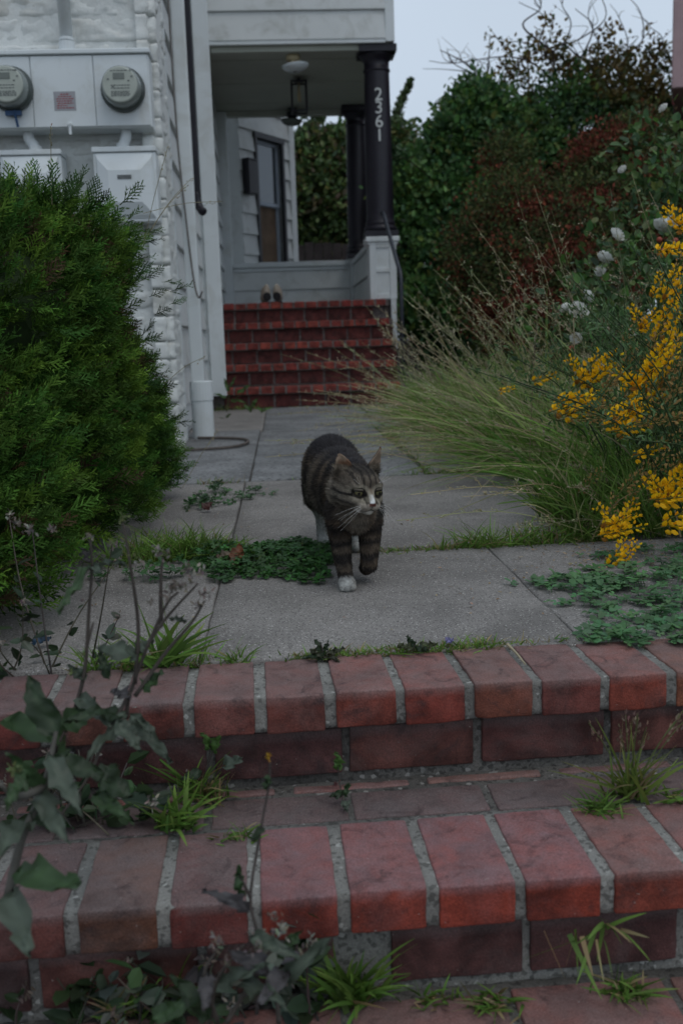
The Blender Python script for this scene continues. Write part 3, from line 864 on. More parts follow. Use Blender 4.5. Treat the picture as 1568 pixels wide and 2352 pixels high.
# thin cables
o = obj('cable', mesh_np('cable', *tube(smooth_path([(-.50, 5.79, 4.0), (-.505, 5.795, 2.6), (-.50, 5.79, 1.7), (-.475, 5.79, 1.2), (-.452, 5.78, .9), (-.43, 5.76, .80), (-.405, 5.74, .83)], 50), .0055, 6)[:2], M_WIRE, smooth=True))
tag(o, 'thin loose grey cable hanging down the drain pipe at the stone corner', 'cable')
o = obj('rope', mesh_np('rope', *tube(smooth_path([(-.475, 5.72, .02), (-.33, 5.68, .018), (-.205, 5.55, .018), (-.185, 5.35, .018), (-.25, 5.16, .018), (-.37, 5.1, .018), (-.49, 5.06, .02)], 50), .008, 6)[:2], M_FIBRE, smooth=True))
tag(o, 'loop of old rope lying on the grey concrete slab by the drain pipe', 'rope')

# mailbox on the bay wall
mbx = thing('mailbox', 'narrow black mailbox on the clapboards left of the porch window', 'mailbox', None, (WO[0] + WD[0] * .12, WO[1] + WD[1] * .12, 0))
mbx.rotation_euler = (0, 0, R(57))
mb = MB(); mb.box(-.09, .09, -.115, -.022, 2.28, 2.66); mb.obj('box', M_BLACK, mbx, bevel=.01, seg=2)
mb = MB(); mb.box(-.094, .094, -.121, -.024, 2.661, 2.68); mb.obj('lid', M_BLACK, mbx, bevel=.004)

# porch lamps
def ceiling_lamp(x, y, label, dark=False, tilt=0):
    t = thing('ceiling_lamp', label, 'ceiling lamp', 'lamps hanging from the porch ceiling', (x, y, PZ - .003)); t.scale = (.95, .95, .8)
    mb = MB(); mb.lathe([(.05, 0), (.052, -.012), (.03, -.022), (.028, -.045)], (0, 0, 0), 20); mb.obj('canopy', M_IRON, t)
    mb = MB(); mb.lathe([(.052, -.046), (.066, -.055), (.068, -.10), (.058, -.12), (.03, -.13)], (0, 0, 0), 20); mb.obj('socket', M_CREAM if not dark else M_IRON, t, smooth=True)
    for k in range(3):
        a = k * 2.1 + .4
        mb = MB(); mb.lathe([(.014, 0), (.016, -.03), (.028, -.055), (.026, -.08), (.010, -.095)], (.045 * math.cos(a), .045 * math.sin(a), -.125), 12); mb.obj('bulb', M_CREAM if not dark else M_IRON, t, smooth=True)
    # shallow open glass bowl
    pts = [(.015 + .115 * math.sin(u), -.15 - .085 * math.cos(u)) for u in np.linspace(.1, 1.45, 9)]
    vs, fs = [], []
    seg = 28
    for rr, h in pts:
        for j in range(seg): vs.append((rr * math.cos(2 * math.pi * j / seg), rr * math.sin(2 * math.pi * j / seg), h))
    for i in range(len(pts) - 1):
        for j in range(seg): fs.append((i * seg + j, i * seg + (j + 1) % seg, (i + 1) * seg + (j + 1) % seg, (i + 1) * seg + j))
    me = bpy.data.meshes.new('glass_bowl'); me.from_pydata(vs, [], fs); me.materials.append(M_SHADE if not dark else M_LCD)
    for p in me.polygons: p.use_smooth = True
    g = obj('glass_bowl', me, t)
    sm = g.modifiers.new('thick', 'SOLIDIFY'); sm.thickness = .004
    g.rotation_euler = (0, R(tilt), 0)
ceiling_lamp(.245, 9.60, 'cream ceiling lamp with an open glass bowl at the front of the porch', False, -6)
ceiling_lamp(.272, 11.86, 'dark ceiling lamp at the back edge of the porch ceiling', True, 4)
lan = thing('lantern', 'black square framed lantern hanging just behind the cream porch lamp', 'lantern', None, (.315, 10.55, 0))
mb = MB()
for sx in (-1, 1):
    for sy in (-1, 1): mb.box(sx * .072 - .009, sx * .072 + .009, sy * .072 - .009, sy * .072 + .009, 2.81, 3.075)
for zz in (2.795, 3.0751):
    mb.box(-.081, .081, -.081, -.063, zz, zz + .015); mb.box(-.081, .081, .063, .081, zz, zz + .015); mb.box(-.081, -.063, -.0629, .0629, zz, zz + .015); mb.box(.063, .081, -.0629, .0629, zz, zz + .015)
mb.obj('frame', M_BLACK, lan)
mb = MB(); mb.lathe([(.06, 3.091), (.02, 3.105), (.015, 3.124)], (0, 0, 0), 12); mb.obj('hanger', M_BLACK, lan)
mb = MB(); mb.lathe([(.018, 2.9), (.02, 2.95), (.012, 3.0), (.012, 3.074)], (0, 0, 0), 10); mb.obj('bulb', M_CREAM, lan, smooth=True)

# hand rail
hr = thing('handrail', 'bent iron handrail at the right side of the brick stairs', 'handrail')
mb = MB(); mb.tube([(.99, 9.40, 1.675), (1.0, 9.33, 1.64)] + smooth_path([(1.0, 9.3, 1.625), (1.045, 8.75, 1.17), (1.053, 8.66, 1.10), (1.056, 8.63, 1.04), (1.056, 8.62, .95)], 14).tolist() + [(1.056, 8.62, -.02)], .0185, 10)
mb.obj('pipe', M_IRON, hr, smooth=True)
mb = MB(); mb.lathe([(.04, 0), (.04, .008), (.022, .012)], (1.056, 8.62, -.01), 12); mb.obj('foot', M_IRON, hr)

# pair of shoes on the top stair
def shoe(x, y, label, rz):
    t = thing('shoe', label, 'shoe', 'pair of beige shoes left on the top stair', (x, y, .906)); t.rotation_euler = (0, 0, rz); t.scale = (1.12, 1.12, 1.2)
    n, seg = 12, 14
    vs, fs = [], []
    for i in range(n + 1):
        u = i / n
        yy = -.03 + .27 * u
        w = .046 * (1 - .5 * (u - .45) ** 2 * 2.5) * (min(1, (u + .06) * 6) ** .5) * (min(1, (1.05 - u) * 5) ** .5)
        hgt = .135 - .045 * u ** 1.5
        if u > .8: hgt -= (u - .8) * .25
        for j in range(seg):
            a = 2 * math.pi * j / seg
            vs.append((w * math.cos(a) * (1 if math.sin(a) < 0 else .86), yy, max(.012, hgt / 2 + .010 + math.sin(a) * hgt / 2)))
    for i in range(n):
        for j in range(seg): fs.append((i * seg + j, i * seg + (j + 1) % seg, (i + 1) * seg + (j + 1) % seg, (i + 1) * seg + j))
    fs += [tuple(range(seg))[::-1], tuple(n * seg + j for j in range(seg))]
    me = bpy.data.meshes.new('upper'); me.from_pydata(vs, [], fs); me.materials.append(M_SHOE)
    for p in me.polygons: p.use_smooth = True
    obj('upper', me, t)
    mb = MB(); mb.lathe([(.034, 0), (.033, .004), (.02, .006)], (0, -.032, .048), 16, 'y'); o = mb.obj('lining', M_SHOEIN, t)
    mb = MB(); mb.box(-.042, .042, -.04, .235, 0, .011); mb.obj('sole', M_SHOEIN, t, bevel=.005)
shoe(-.085, 9.56, 'beige shoe on the top stair, the one nearer the clapboard side wall', .12)
shoe(.012, 9.54, 'beige shoe on the top stair, the one nearer the middle of the porch', -.06)

# neighbour building high on the right and the back fence
nb = thing('neighbour_building', 'pink stucco upper corner of a neighbouring building high on the right', 'building')
def quad_prism(mb, pts, z0, z1):
    vs = [(x, y, z0) for x, y in pts] + [(x, y, z1) for x, y in pts]; n_ = len(pts)
    return mb.add(vs, [tuple(range(n_))[::-1], tuple(range(n_, 2 * n_))] + [(i, (i + 1) % n_, n_ + (i + 1) % n_, n_ + i) for i in range(n_)])
mb = quad_prism(MB(), [(3.49, 9.0), (8.5, 7.6), (10.5, 12.5), (5.4, 13.6)], 2.60, 7); mb.obj('bay', M_PINK, nb, bevel=.01)
mb = quad_prism(MB(), [(4.4, 9.3), (8.5, 8.2), (10.4, 12.4), (6.0, 13.4)], -.1, 2.599); mb.obj('wall', M_PINK, nb)
fn = thing('wooden_fence', 'dark weathered board fence behind the porch', 'fence')
PL = [chamfer_box('plank', .135, .022, 2.06 + random.uniform(-.04, .04), M_WOOD, .003) for _ in range(4)]
x = -.6
while x < 3.2:
    obj('plank', random.choice(PL), fn, (x, 16 + random.uniform(-.004, .004), 1.02 + random.uniform(-.02, .02)), (0, 0, random.uniform(-.01, .01))); x += .143
mb = MB(); mb.box(-.7, 3.3, 16.03, 16.07, .4, .49); mb.box(-.7, 3.3, 16.03, 16.07, 1.6, 1.69); mb.obj('fence_rail', M_WOOD, fn)

# ------------------------------------------------------------------ plants
def jit(c, n, v=.2, hue=.08):
    """n colours around c"""
    c = np.asarray(c, float)
    return np.clip(c[None] * (1 + rng.normal(0, v, (n, 1))) * (1 + rng.normal(0, hue, (n, 3))), .004, 1)
def ell_points(ells, n, lo=.55, hi=1.0):
    """points in a union of ellipsoids (x,y,z,rx,ry,rz), mostly near the surface, not inside another"""
    E = np.array(ells, float)
    w = (E[:, 3] * E[:, 4] * E[:, 5]) ** (2 / 3); w /= w.sum()
    k = rng.choice(len(E), n, p=w)
    d = unit(rng.normal(size=(n, 3))); rr = lo + (hi - lo) * rng.random((n, 1)) ** .6
    P = E[k, :3] + d * rr * E[k, 3:]
    depth = np.min(np.linalg.norm((P[:, None] - E[None, :, :3]) / E[None, :, 3:], axis=2), axis=1)
    keep = depth > lo * .8
    return P[keep], d[keep], k[keep]
def core_mesh(name, ells, mat, s=.72, seed=1, col=None):
    bm = bmesh.new()
    for i, (x, y, z, a, b_, c) in enumerate(ells):
        ret = bmesh.ops.create_icosphere(bm, subdivisions=3, radius=1)
        for v in ret['verts']:
            k = s * (1 + .22 * mnoise.noise(v.co * 2.3 + Vector((i * 5.1, seed, 0))))
            v.co = Vector((x + v.co.x * a * k, y + v.co.y * b_ * k, z + v.co.z * c * k))
    me = bpy.data.meshes.new(name); bm.to_mesh(me); bm.free()
    if col is not None:
        a = me.attributes.new('col', 'FLOAT_COLOR', 'POINT')
        a.data.foreach_set('color', np.tile(np.array([*col, 1], np.float32), len(me.vertices)))
    me.materials.append(mat)
    return me
def leafy(ells, ncl, per, rc, L, Wd, colfn, up=.5, lo=.5, hi=1.0, minx=None):
    Cc, d, k = ell_points(ells, ncl, lo, hi)
    n = len(Cc)
    P = np.repeat(Cc, per, axis=0) + rng.normal(size=(n * per, 3)) * rc * np.array([1, 1, .7])
    dd = np.repeat(d, per, axis=0)
    D = unit(dd * .6 + rng.normal(size=P.shape) * .7 + np.array([0, 0, up * .5]))
    N = unit(np.array([0, 0, 1.0]) * up + dd * .6 + rng.normal(size=P.shape) * .55)
    if minx is not None:
        ok = minx(P); P, D, N = P[ok], D[ok], N[ok]; kk = np.repeat(np.arange(n), per)[ok]
    else: kk = np.repeat(np.arange(n), per)
    C = colfn(P, kk, n)
    s = L * rng.uniform(.6, 1.25, len(P))
    return instance(LEAF_V, LEAF_T, P, D, N, s, s * Wd / L, None, C)
def pal(colors, weights, P, kk, n, v=.22):
    colors = np.asarray(colors, float)
    base = rng.choice(len(colors), n, p=weights)[kk]
    alt = rng.choice(len(colors), len(P), p=weights)
    idx = np.where(rng.random(len(P)) < .72, base, alt)
    return np.clip(colors[idx] * (1 + rng.normal(0, v, (len(P), 1))) * (1 + rng.normal(0, .07, (len(P), 3))), .004, 1)
def px_ell(px, py, Y, r, ry=None, k=.88, dy=18):
    r *= k if r > .19 else 1
    p = at_y(px, py + (dy if r > .19 else 0), Y); return (p[0], p[1], p[2], r, ry or r, r)
def branches(base, tips, r0, r1, wob=.15, col=(.06, .047, .038), sides=6, n=14):
    out = []
    for t in tips:
        b_ = np.array(base, float); t = np.array(t, float)
        m1 = b_ * .65 + t * .35 + rng.normal(size=3) * wob; m2 = b_ * .3 + t * .7 + rng.normal(size=3) * wob
        pts = smooth_path([b_, m1, m2, t], n)
        out.append(tube(pts, np.linspace(r0, r1, n), sides, col))
    return out
GREENS = [(.085, .195, .06), (.12, .23, .06), (.07, .155, .068), (.19, .25, .065)]

# large evergreen shrub right of the porch
t = thing('evergreen_shrub', 'tall dark green broad leaved shrub beside the black porch column', 'shrub', None, (1.9, 11.2, 0))
t.location = (0, 0, 0)
E_A = [px_ell(960, 480, 11, .42), px_ell(1045, 330, 11.2, .42), px_ell(1100, 300, 11.3, .6), px_ell(1030, 470, 11, .6), px_ell(1010, 620, 10.8, .62), px_ell(1120, 520, 11, .8), px_ell(1220, 380, 11.5, .7), px_ell(1100, 220, 11.4, .3), px_ell(960, 690, 10.2, .33), px_ell(1040, 720, 10.3, .5), px_ell(930, 400, 11, .26), px_ell(1160, 700, 10.5, .6)]
notcol = lambda P: ~((P[:, 0] < 1.2) & (P[:, 1] < 10.4)) & (P[:, 2] > 0)
lf = leafy(E_A, 2500, 22, .085, .075, .042, lambda P, k, n: pal(GREENS, [.35, .3, .25, .1], P, k, n), .5, .45, 1.0, notcol)
obj('crown', mesh_np('crown', lf[0], lf[1], M_LEAF, lf[2]), t)
# sprig across the column
sp = []
for px, py in ((885, 352), (905, 340), (915, 365), (900, 358)):
    p = at_y(px, py, 9.9); c = rng.normal(size=(26, 3)) * .05 + p
    sp.append(instance(LEAF_V, LEAF_T, c, unit(rng.normal(size=(26, 3)) + [-.6, 0, .2]), unit(rng.normal(size=(26, 3)) * .6 + [0, -.3, 1]), .07, .042, None, jit((.035, .085, .03), 26)))
sp.append(tube(smooth_path([at_y(1000, 420, 10.8), at_y(940, 370, 10.2), at_y(890, 352, 9.9)], 10), .006, 5, (.05, .04, .03)))
V, T, C = join(sp); obj('sprig', mesh_np('sprig', V, T, M_LEAF, C), t)
V, T, C = join(branches((2.0, 11.2, -.05), [e[:3] for e in E_A], .05, .012)); obj('trunk', mesh_np('trunk', V, T, M_TWIG, C), t)

# taller tangled shrub with bare vine twigs on top
t = thing('tangled_tree', 'tall green tree with yellowing leaves and bare curling twigs on top', 'tree')
E_B = [px_ell(1330, 300, 11.6, .8), px_ell(1460, 300, 11.6, .75), px_ell(1550, 350, 11.6, .7), px_ell(1250, 240, 11.6, .42), px_ell(1400, 210, 11.6, .55), px_ell(1500, 190, 11.6, .32), px_ell(1240, 430, 11.8, .8), px_ell(1400, 480, 11.8, .9), px_ell(1540, 520, 11.8, .8), px_ell(1540, 260, 11.6, .3), px_ell(1180, 280, 11.7, .35), px_ell(1640, 420, 11.8, .9), px_ell(1330, 650, 11.8, .8), px_ell(1500, 700, 11.8, .8)]
def colB(P, k, n):
    c = pal(GREENS + [(.035, .07, .04)], [.3, .25, .2, .1, .15], P, k, n)
    yel = pal([(.26, .19, .055), (.18, .15, .05), (.10, .14, .05)], [.3, .3, .4], P, k, n)
    nearTop = np.array([mnoise.noise(Vector((p[0] * 1.1, p[2] * 1.1 + 4, 0))) for p in P]) + (P[:, 2] - 3.05) * .5
    return np.where((nearTop > .22)[:, None], yel, c)
lf = leafy(E_B, 2100, 22, .085, .068, .04, colB, .5, .45, 1.05)
obj('crown', mesh_np('crown', lf[0], lf[1], M_LEAF, lf[2]), t)
tops = [px_ell(1180, 165, 11.6, .18), px_ell(1260, 110, 11.6, .16), px_ell(1290, 150, 11.6, .2), px_ell(1370, 130, 11.6, .14), px_ell(1125, 90, 11.6, .06), px_ell(1260, 60, 11.6, .09), px_ell(1215, 110, 11.6, .1), px_ell(1400, 70, 11.6, .07), px_ell(1505, 120, 11.6, .15), px_ell(1160, 110, 11.6, .05), px_ell(1330, 180, 11.6, .25), px_ell(1430, 130, 11.6, .12)]
lf = leafy(tops, 190, 9, .06, .06, .036, lambda P, k, n: pal([(.24, .17, .05), (.18, .15, .05), (.09, .13, .05), (.15, .10, .05)], [.3, .25, .25, .2], P, k, n), .4, .2, 1.0)
obj('sparse_leaves', mesh_np('sparse_leaves', lf[0], lf[1], M_LEAF, lf[2]), t)
tw = branches((2.95, 11.6, -.05), [e[:3] for e in E_B], .07, .014, .2)
def twig(pts, r=.012, col=(.075, .06, .05)):
    P3 = [at_y(px, py, 11.6 + random.uniform(-.25, .25)) for px, py in pts]
    return tube(smooth_path(P3, 20), np.linspace(r, r * .3, 20), 5, col)
for pts in ([(1290, 300), (1280, 180), (1240, 100), (1250, 40), (1190, 5)], [(1280, 200), (1230, 150), (1160, 130), (1040, 145), (985, 140)], [(1290, 220), (1270, 120), (1330, 90), (1390, 40), (1370, -30)],
            [(1380, 260), (1400, 160), (1370, 90), (1350, 30), (1385, -20)], [(1400, 230), (1440, 130), (1475, 90), (1470, 30), (1440, -10)], [(1400, 200), (1440, 110), (1420, 40), (1400, 10)],
            [(1480, 250), (1500, 150), (1520, 90), (1490, 60), (1460, 20)], [(1450, 260), (1480, 170), (1560, 150), (1590, 160)], [(1250, 260), (1200, 170), (1150, 100), (1120, 60)], [(1270, 150), (1310, 60), (1290, 10), (1310, -30)],
            [(1270, 120), (1200, 60), (1240, 20), (1230, -20)], [(1120, 250), (1120, 170), (1125, 80)], [(1085, 160), (1060, 140), (1010, 115)], [(1110, 180), (1040, 145), (1025, 110)], [(1300, 180), (1340, 120), (1360, 60), (1320, 20)],
            [(1110, 200), (1090, 170), (1030, 160), (970, 158)], [(1380, 150), (1330, 130), (1290, 100), (1260, 110), (1180, 95), (1150, 115)], [(1500, 200), (1540, 190), (1560, 230)]):
    tw.append(twig(pts, random.uniform(.008, .015)))
    for _ in range(3):
        a = random.uniform(.3, .95); i = int(a * (len(pts) - 1)); x, y = pts[i]
        tw.append(twig([(x, y), (x + random.uniform(-25, 25), y - random.uniform(5, 30)), (x + random.uniform(-50, 50), y - random.uniform(10, 60))], .0055))
V, T, C = join(tw); obj('branches', mesh_np('branches', V, T, M_TWIG, C), t)

# red leaved shrub
t = thing('red_shrub', 'rusty red and green small leaved shrub in front of the green trees', 'shrub')
E_R = [px_ell(1180, 480, 8.8, .42), px_ell(1310, 540, 8.6, .55), px_ell(1160, 340, 9.2, .22), px_ell(1390, 380, 8.9, .42), px_ell(1470, 310, 8.9, .32), px_ell(1250, 620, 8.4, .5), px_ell(1120, 560, 8.8, .42), px_ell(1400, 500, 8.7, .5), px_ell(1190, 690, 8.4, .42), px_ell(1350, 660, 8.4, .5), px_ell(1520, 420, 8.9, .5), px_ell(1110, 650, 8.9, .25)]
def colR(P, k, n):
    red = pal([(.21, .055, .036), (.14, .036, .026), (.23, .065, .036), (.11, .055, .028)], [.3, .3, .15, .25], P, k, n, .25)
    grn = pal([(.065, .10, .036), (.10, .115, .035), (.05, .08, .035), (.10, .075, .035)], [.35, .25, .2, .2], P, k, n, .25)
    f = np.array([mnoise.noise(Vector((p[0] * 2.6, p[1] * 2.2, p[2] * 3.0))) for p in P]) + rng.normal(0, .12, len(P))
    return np.where((f > .11)[:, None], red, grn)
lf = leafy(E_R, 4200, 26, .065, .032, .015, colR, .6, .45, 1.05)
obj('crown', mesh_np('crown', lf[0], lf[1], M_LEAF_DULL, lf[2]), t)
V, T, C = join(branches((2.0, 8.8, -.05), [e[:3] for e in E_R], .035, .006, .12)); obj('trunk', mesh_np('trunk', V, T, M_TWIG, C), t)

# trees behind the porch
t = thing('ivy_tree', 'ivy covered tree with pointed shoots seen through the porch opening', 'tree')
E_C = [px_ell(720, 430, 18, .75), px_ell(780, 360, 18, .6), px_ell(700, 510, 18, .8), px_ell(790, 480, 18, .8), px_ell(850, 420, 18, .7), px_ell(720, 350, 18, .42), px_ell(640, 480, 18, .8), px_ell(860, 550, 18, .8), px_ell(760, 590, 18, .8), px_ell(900, 330, 18.2, .5), px_ell(770, 320, 18, .3), px_ell(925, 480, 18, .7)]
lf = leafy(E_C, 3200, 16, .13, .12, .06, lambda P, k, n: pal([(.08, .14, .045), (.115, .18, .05), (.055, .095, .04), (.16, .16, .05), (.11, .085, .045)], [.3, .28, .22, .12, .08], P, k, n), .4, .5, 1.05)
obj('crown', mesh_np('crown', lf[0], lf[1], M_LEAF, lf[2]), t)
sh = []
for pts in ([(705, 350), (712, 300), (722, 240), (722, 200)], [(690, 350), (700, 310), (745, 270)], [(905, 300), (915, 250), (932, 210), (943, 186)], [(680, 360), (685, 330), (690, 300)], [(735, 350), (745, 310), (760, 330)]):
    path_ = smooth_path([at_y(px, py, 18) for px, py in pts], 60)
    sh.append(tube(path_, np.linspace(.05, .015, 60), 5, (.05, .05, .03)))
    for q, u in zip(path_, np.linspace(0, 1, 60)):
        k = 11; rad = (.15 if pts[0][0] < 800 else .06) * (1 - u) ** .7 + .02
        sh.append(instance(LEAF_V, LEAF_T, q + rng.normal(size=(k, 3)) * rad * .5, unit(rng.normal(size=(k, 3)) * .5 + [.1, 0, .9]), unit(rng.normal(size=(k, 3))), .08, .04, None, jit((.075, .115, .045), k, .3)))
V, T, C = join(sh); obj('pointed_shoots', mesh_np('pointed_shoots', V, T, M_LEAF, C), t)
V, T, C = join(branches((.9, 18.2, -.05), [e[:3] for e in E_C], .09, .02, .2)); obj('trunk', mesh_np('trunk', V, T, M_TWIG, C), t)

# ---------------------------------------------------------------- juniper bush on the left
t = thing('juniper_bush', 'dense dark green juniper bush filling the left side of the path', 'bush')
E_J = [(-.78, 1.88, .18, .37, .32, .28), (-.92, 1.72, .12, .40, .28, .24), (-.99, 2.75, .42, .60, .80, .57), (-.84, 3.35, .30, .46, .45, .42), (-.86, 2.1, .32, .43, .45, .44), (-.80, 2.6, .25, .42, .7, .38), (-1.25, 2.35, .47, .5, .6, .52), (-.72, 3.5, .12, .36, .35, .17), (-.62, 2.9, .14, .26, .6, .2),
       (-.66, 2.85, .56, .28, .5, .34), (-.68, 2.85, .73, .30, .5, .26), (-.62, 2.85, .80, .23, .42, .16), (-1.0, 2.75, .74, .46, .6, .21), (-.64, 2.45, .62, .24, .4, .27), (-.62, 3.0, .42, .27, .5, .3), (-.80, 2.55, .70, .34, .45, .27), (-.64, 3.05, .38, .27, .4, .3), (-1.05, 2.5, .74, .36, .45, .25), (-.62, 3.35, .2, .27, .4, .22)]
# spray: stem with alternate feathery side shoots
def spray_proto():
    rs = np.random.default_rng(3)
    V, T = [], []
    def spike(p, d, L, w, n):
        s = unit(np.cross(d, n))
        o = len(V)
        V.extend([p + s * w, p - s * w, p + d * L * .6 + s * w * .9, p + d * L * .6 - s * w * .9, p + d * L])
        T.extend([[o, o + 1, o + 3], [o, o + 3, o + 2], [o + 2, o + 3, o + 4]])
    def thorn(p, d, L, w, n):
        s = unit(np.cross(d, n)); o = len(V)
        V.extend([p + s * w * 1.3, p - s * w * 1.3, p + d * L]); T.append([o, o + 1, o + 2])
    up = np.array([0, 0, 1.0]); ax = np.array([1.0, 0, 0])
    spike(np.zeros(3), ax, 1.0, .016, up)
    for i, x in enumerate(np.linspace(.14, .94, 12)):
        s = 1 if i % 2 else -1
        d = unit(np.array([.8, .62 * s, rs.normal(0, .32)])); L = .40 * (1.1 - x) + .10
        p = np.array([x, 0, 0]); thorn(p, d, L, .021, unit(up + rs.normal(size=3) * .5))
        for q in (.35, .68):
            for s2 in (-1, 1):
                if rs.random() < .75:
                    d2 = unit(d * .85 + np.array([.1, s2 * .5, rs.normal(0, .35)])); thorn(p + d * L * q, d2, L * .38, .018, unit(up + rs.normal(size=3) * .6))
    return np.array(V), np.array(T)
SPV, SPT = spray_proto()
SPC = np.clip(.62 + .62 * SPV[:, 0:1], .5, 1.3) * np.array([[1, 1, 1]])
P, d, k = ell_points(E_J, 30000, .74, 1.0)
ok = (P[:, 2] > .02) & (P[:, 0] > -1.75)
P, d = P[ok], d[ok]
lump = np.array([mnoise.noise(Vector(p * 4.2)) for p in P]); lump2 = np.array([mnoise.noise(Vector(p * 9 + 7)) for p in P])
P = P + d * (lump[:, None] * .085 + lump2[:, None] * .035 - .04)
D = unit(d * np.array([.75, .75, .45]) + np.array([.30, -.08, .42]) + rng.normal(size=P.shape) * .26)
N = unit(rng.normal(size=P.shape) * .7 + d * .8 + [0, 0, .4])
C = jit((.045, .108, .018), len(P), .28, .1)
tipy = np.clip(lump2 * 1.2 + rng.normal(0, .3, len(P)), 0, 1)[:, None]
C = C * (1 - tipy) + np.array([.135, .235, .03]) * tipy
old = (rng.random(len(P)) < .03) | ((lump < -.34) & (rng.random(len(P)) < .45)); C[old] = jit((.08, .055, .03), old.sum())
S = rng.uniform(.045, .092, len(P))
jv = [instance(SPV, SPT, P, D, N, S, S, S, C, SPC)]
# long stray shoots at the outline
for px, py, Y, ax_ in ((300, 470, 2.7, (.8, 0, .5)), (375, 650, 3.0, (.9, 0, .35)), (360, 610, 3.0, (.9, 0, .25)), (395, 660, 3.0, (.9, 0, .3)), (120, 405, 2.5, (.1, 0, 1)), (40, 410, 2.4, (.1, 0, 1)), (170, 420, 2.5, (.2, 0, 1)), (240, 440, 2.6, (.6, 0, .8)), (380, 990, 3.3, (.9, 0, .35)), (400, 960, 3.4, (.9, 0, .4)), (395, 1090, 3.4, (.95, 0, .2)), (355, 750, 3.0, (.9, 0, .2)), (360, 850, 3.0, (.9, 0, .1)), (340, 520, 2.8, (.9, 0, .25)), (210, 430, 2.6, (.4, 0, 1))):
    p = at_y(px, py, Y)
    k = 3
    P2 = p + np.array([-.035, 0, -.03]) + rng.normal(size=(k, 3)) * [.02, .04, .02]; A = np.array(ax_, float)
    jv.append(instance(SPV, SPT, P2, unit(A + rng.normal(size=(k, 3)) * .22), unit(rng.normal(size=(k, 3)) + [0, -.5, .5]), rng.uniform(.045, .085, k), None, None, jit((.045, .09, .028), k), SPC))
V, T, C = join(jv)
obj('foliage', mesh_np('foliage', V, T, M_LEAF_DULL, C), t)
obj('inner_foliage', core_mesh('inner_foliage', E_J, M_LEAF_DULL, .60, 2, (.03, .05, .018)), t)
V, T, C = join(branches((-.95, 2.8, -.04), [e[:3] for e in E_J], .03, .01, .06)); obj('trunk', mesh_np('trunk', V, T, M_TWIG, C), t)

# ---------------------------------------------------------------- wild grass on the right bank
G0, G1 = np.array([.085, .19, .028]), np.array([.19, .31, .065])
STRAW = np.array([.40, .35, .20])
def grass(n, xr, yr, L, lean, wd, straw=.25, edge=None, sag=.35, g0=G0, g1=G1, spread=.35, z=0.0, k=6):
    P = np.stack([rng.uniform(*xr, n), rng.uniform(*yr, n), np.full(n, z)], 1)
    if edge is not None: P = P[edge(P)]; n = len(P)
    D = unit(np.array(lean) + rng.normal(size=(n, 3)) * spread * np.array([1, 1, .35]))
    ln = rng.uniform(L[0], L[1], n)
    B = np.array([0, 0, -1.0]) * (ln * sag * rng.uniform(.3, 1.3, n))[:, None] + D * [1, 1, 0] * (ln * .25)[:, None]
    s = (rng.random(n) < straw)[:, None]
    C0 = np.where(s, jit(STRAW, n, .2), jit(g0, n, .25)); C1 = np.where(s, jit(STRAW, n, .2), jit(g1, n, .25))
    return strips(P, D, ln, B, wd * rng.uniform(.6, 1.3, n), k, C0, C1)
bank = lambda P: P[:, 0] > np.interp(P[:, 1], [2.6, 3.0, 3.6, 4.1, 5.0, 7.0], [.90, .87, .87, .82, .84, .96]) + .03 * np.sin(P[:, 1] * 9)
parts = [grass(4600, (.66, 1.9), (2.75, 7.4), (.28, .66), (-.30, -.10, 1), .0055, .2, bank, .45, spread=.62),
         grass(2300, (.98, 2.0), (3.2, 5.4), (.5, .92), (-.32, -.1, 1), .0048, .42, None, .42, np.array([.10, .20, .035]), np.array([.26, .33, .11]), .6),
         grass(480, (.86, 1.25), (3.5, 7.0), (.22, .5), (-1.0, -.1, .6), .0035, .65, None, .3, spread=.45),
         grass(800, (.66, 1.4), (2.6, 4.2), (.2, .5), (-.35, -.25, 1), .007, .06, bank, .4, np.array([.07, .15, .025]), np.array([.13, .25, .045]), .5),
         grass(1500, (.62, 1.2), (5.2, 7.6), (.2, .42), (-.5, -.1, 1), .005, .25, bank, .4),
         grass(800, (.74, 1.05), (2.5, 2.95), (.10, .30), (-.2, -.1, 1), .005, .12, None, .3, np.array([.08, .15, .025]), np.array([.14, .24, .05]))]
V, T, C = join(parts)
tag(obj('wild_grass', mesh_np('wild_grass', V, T, M_GRASS, C)), 'long green and straw coloured wild grass leaning over the right side of the path', None, None, 'stuff')
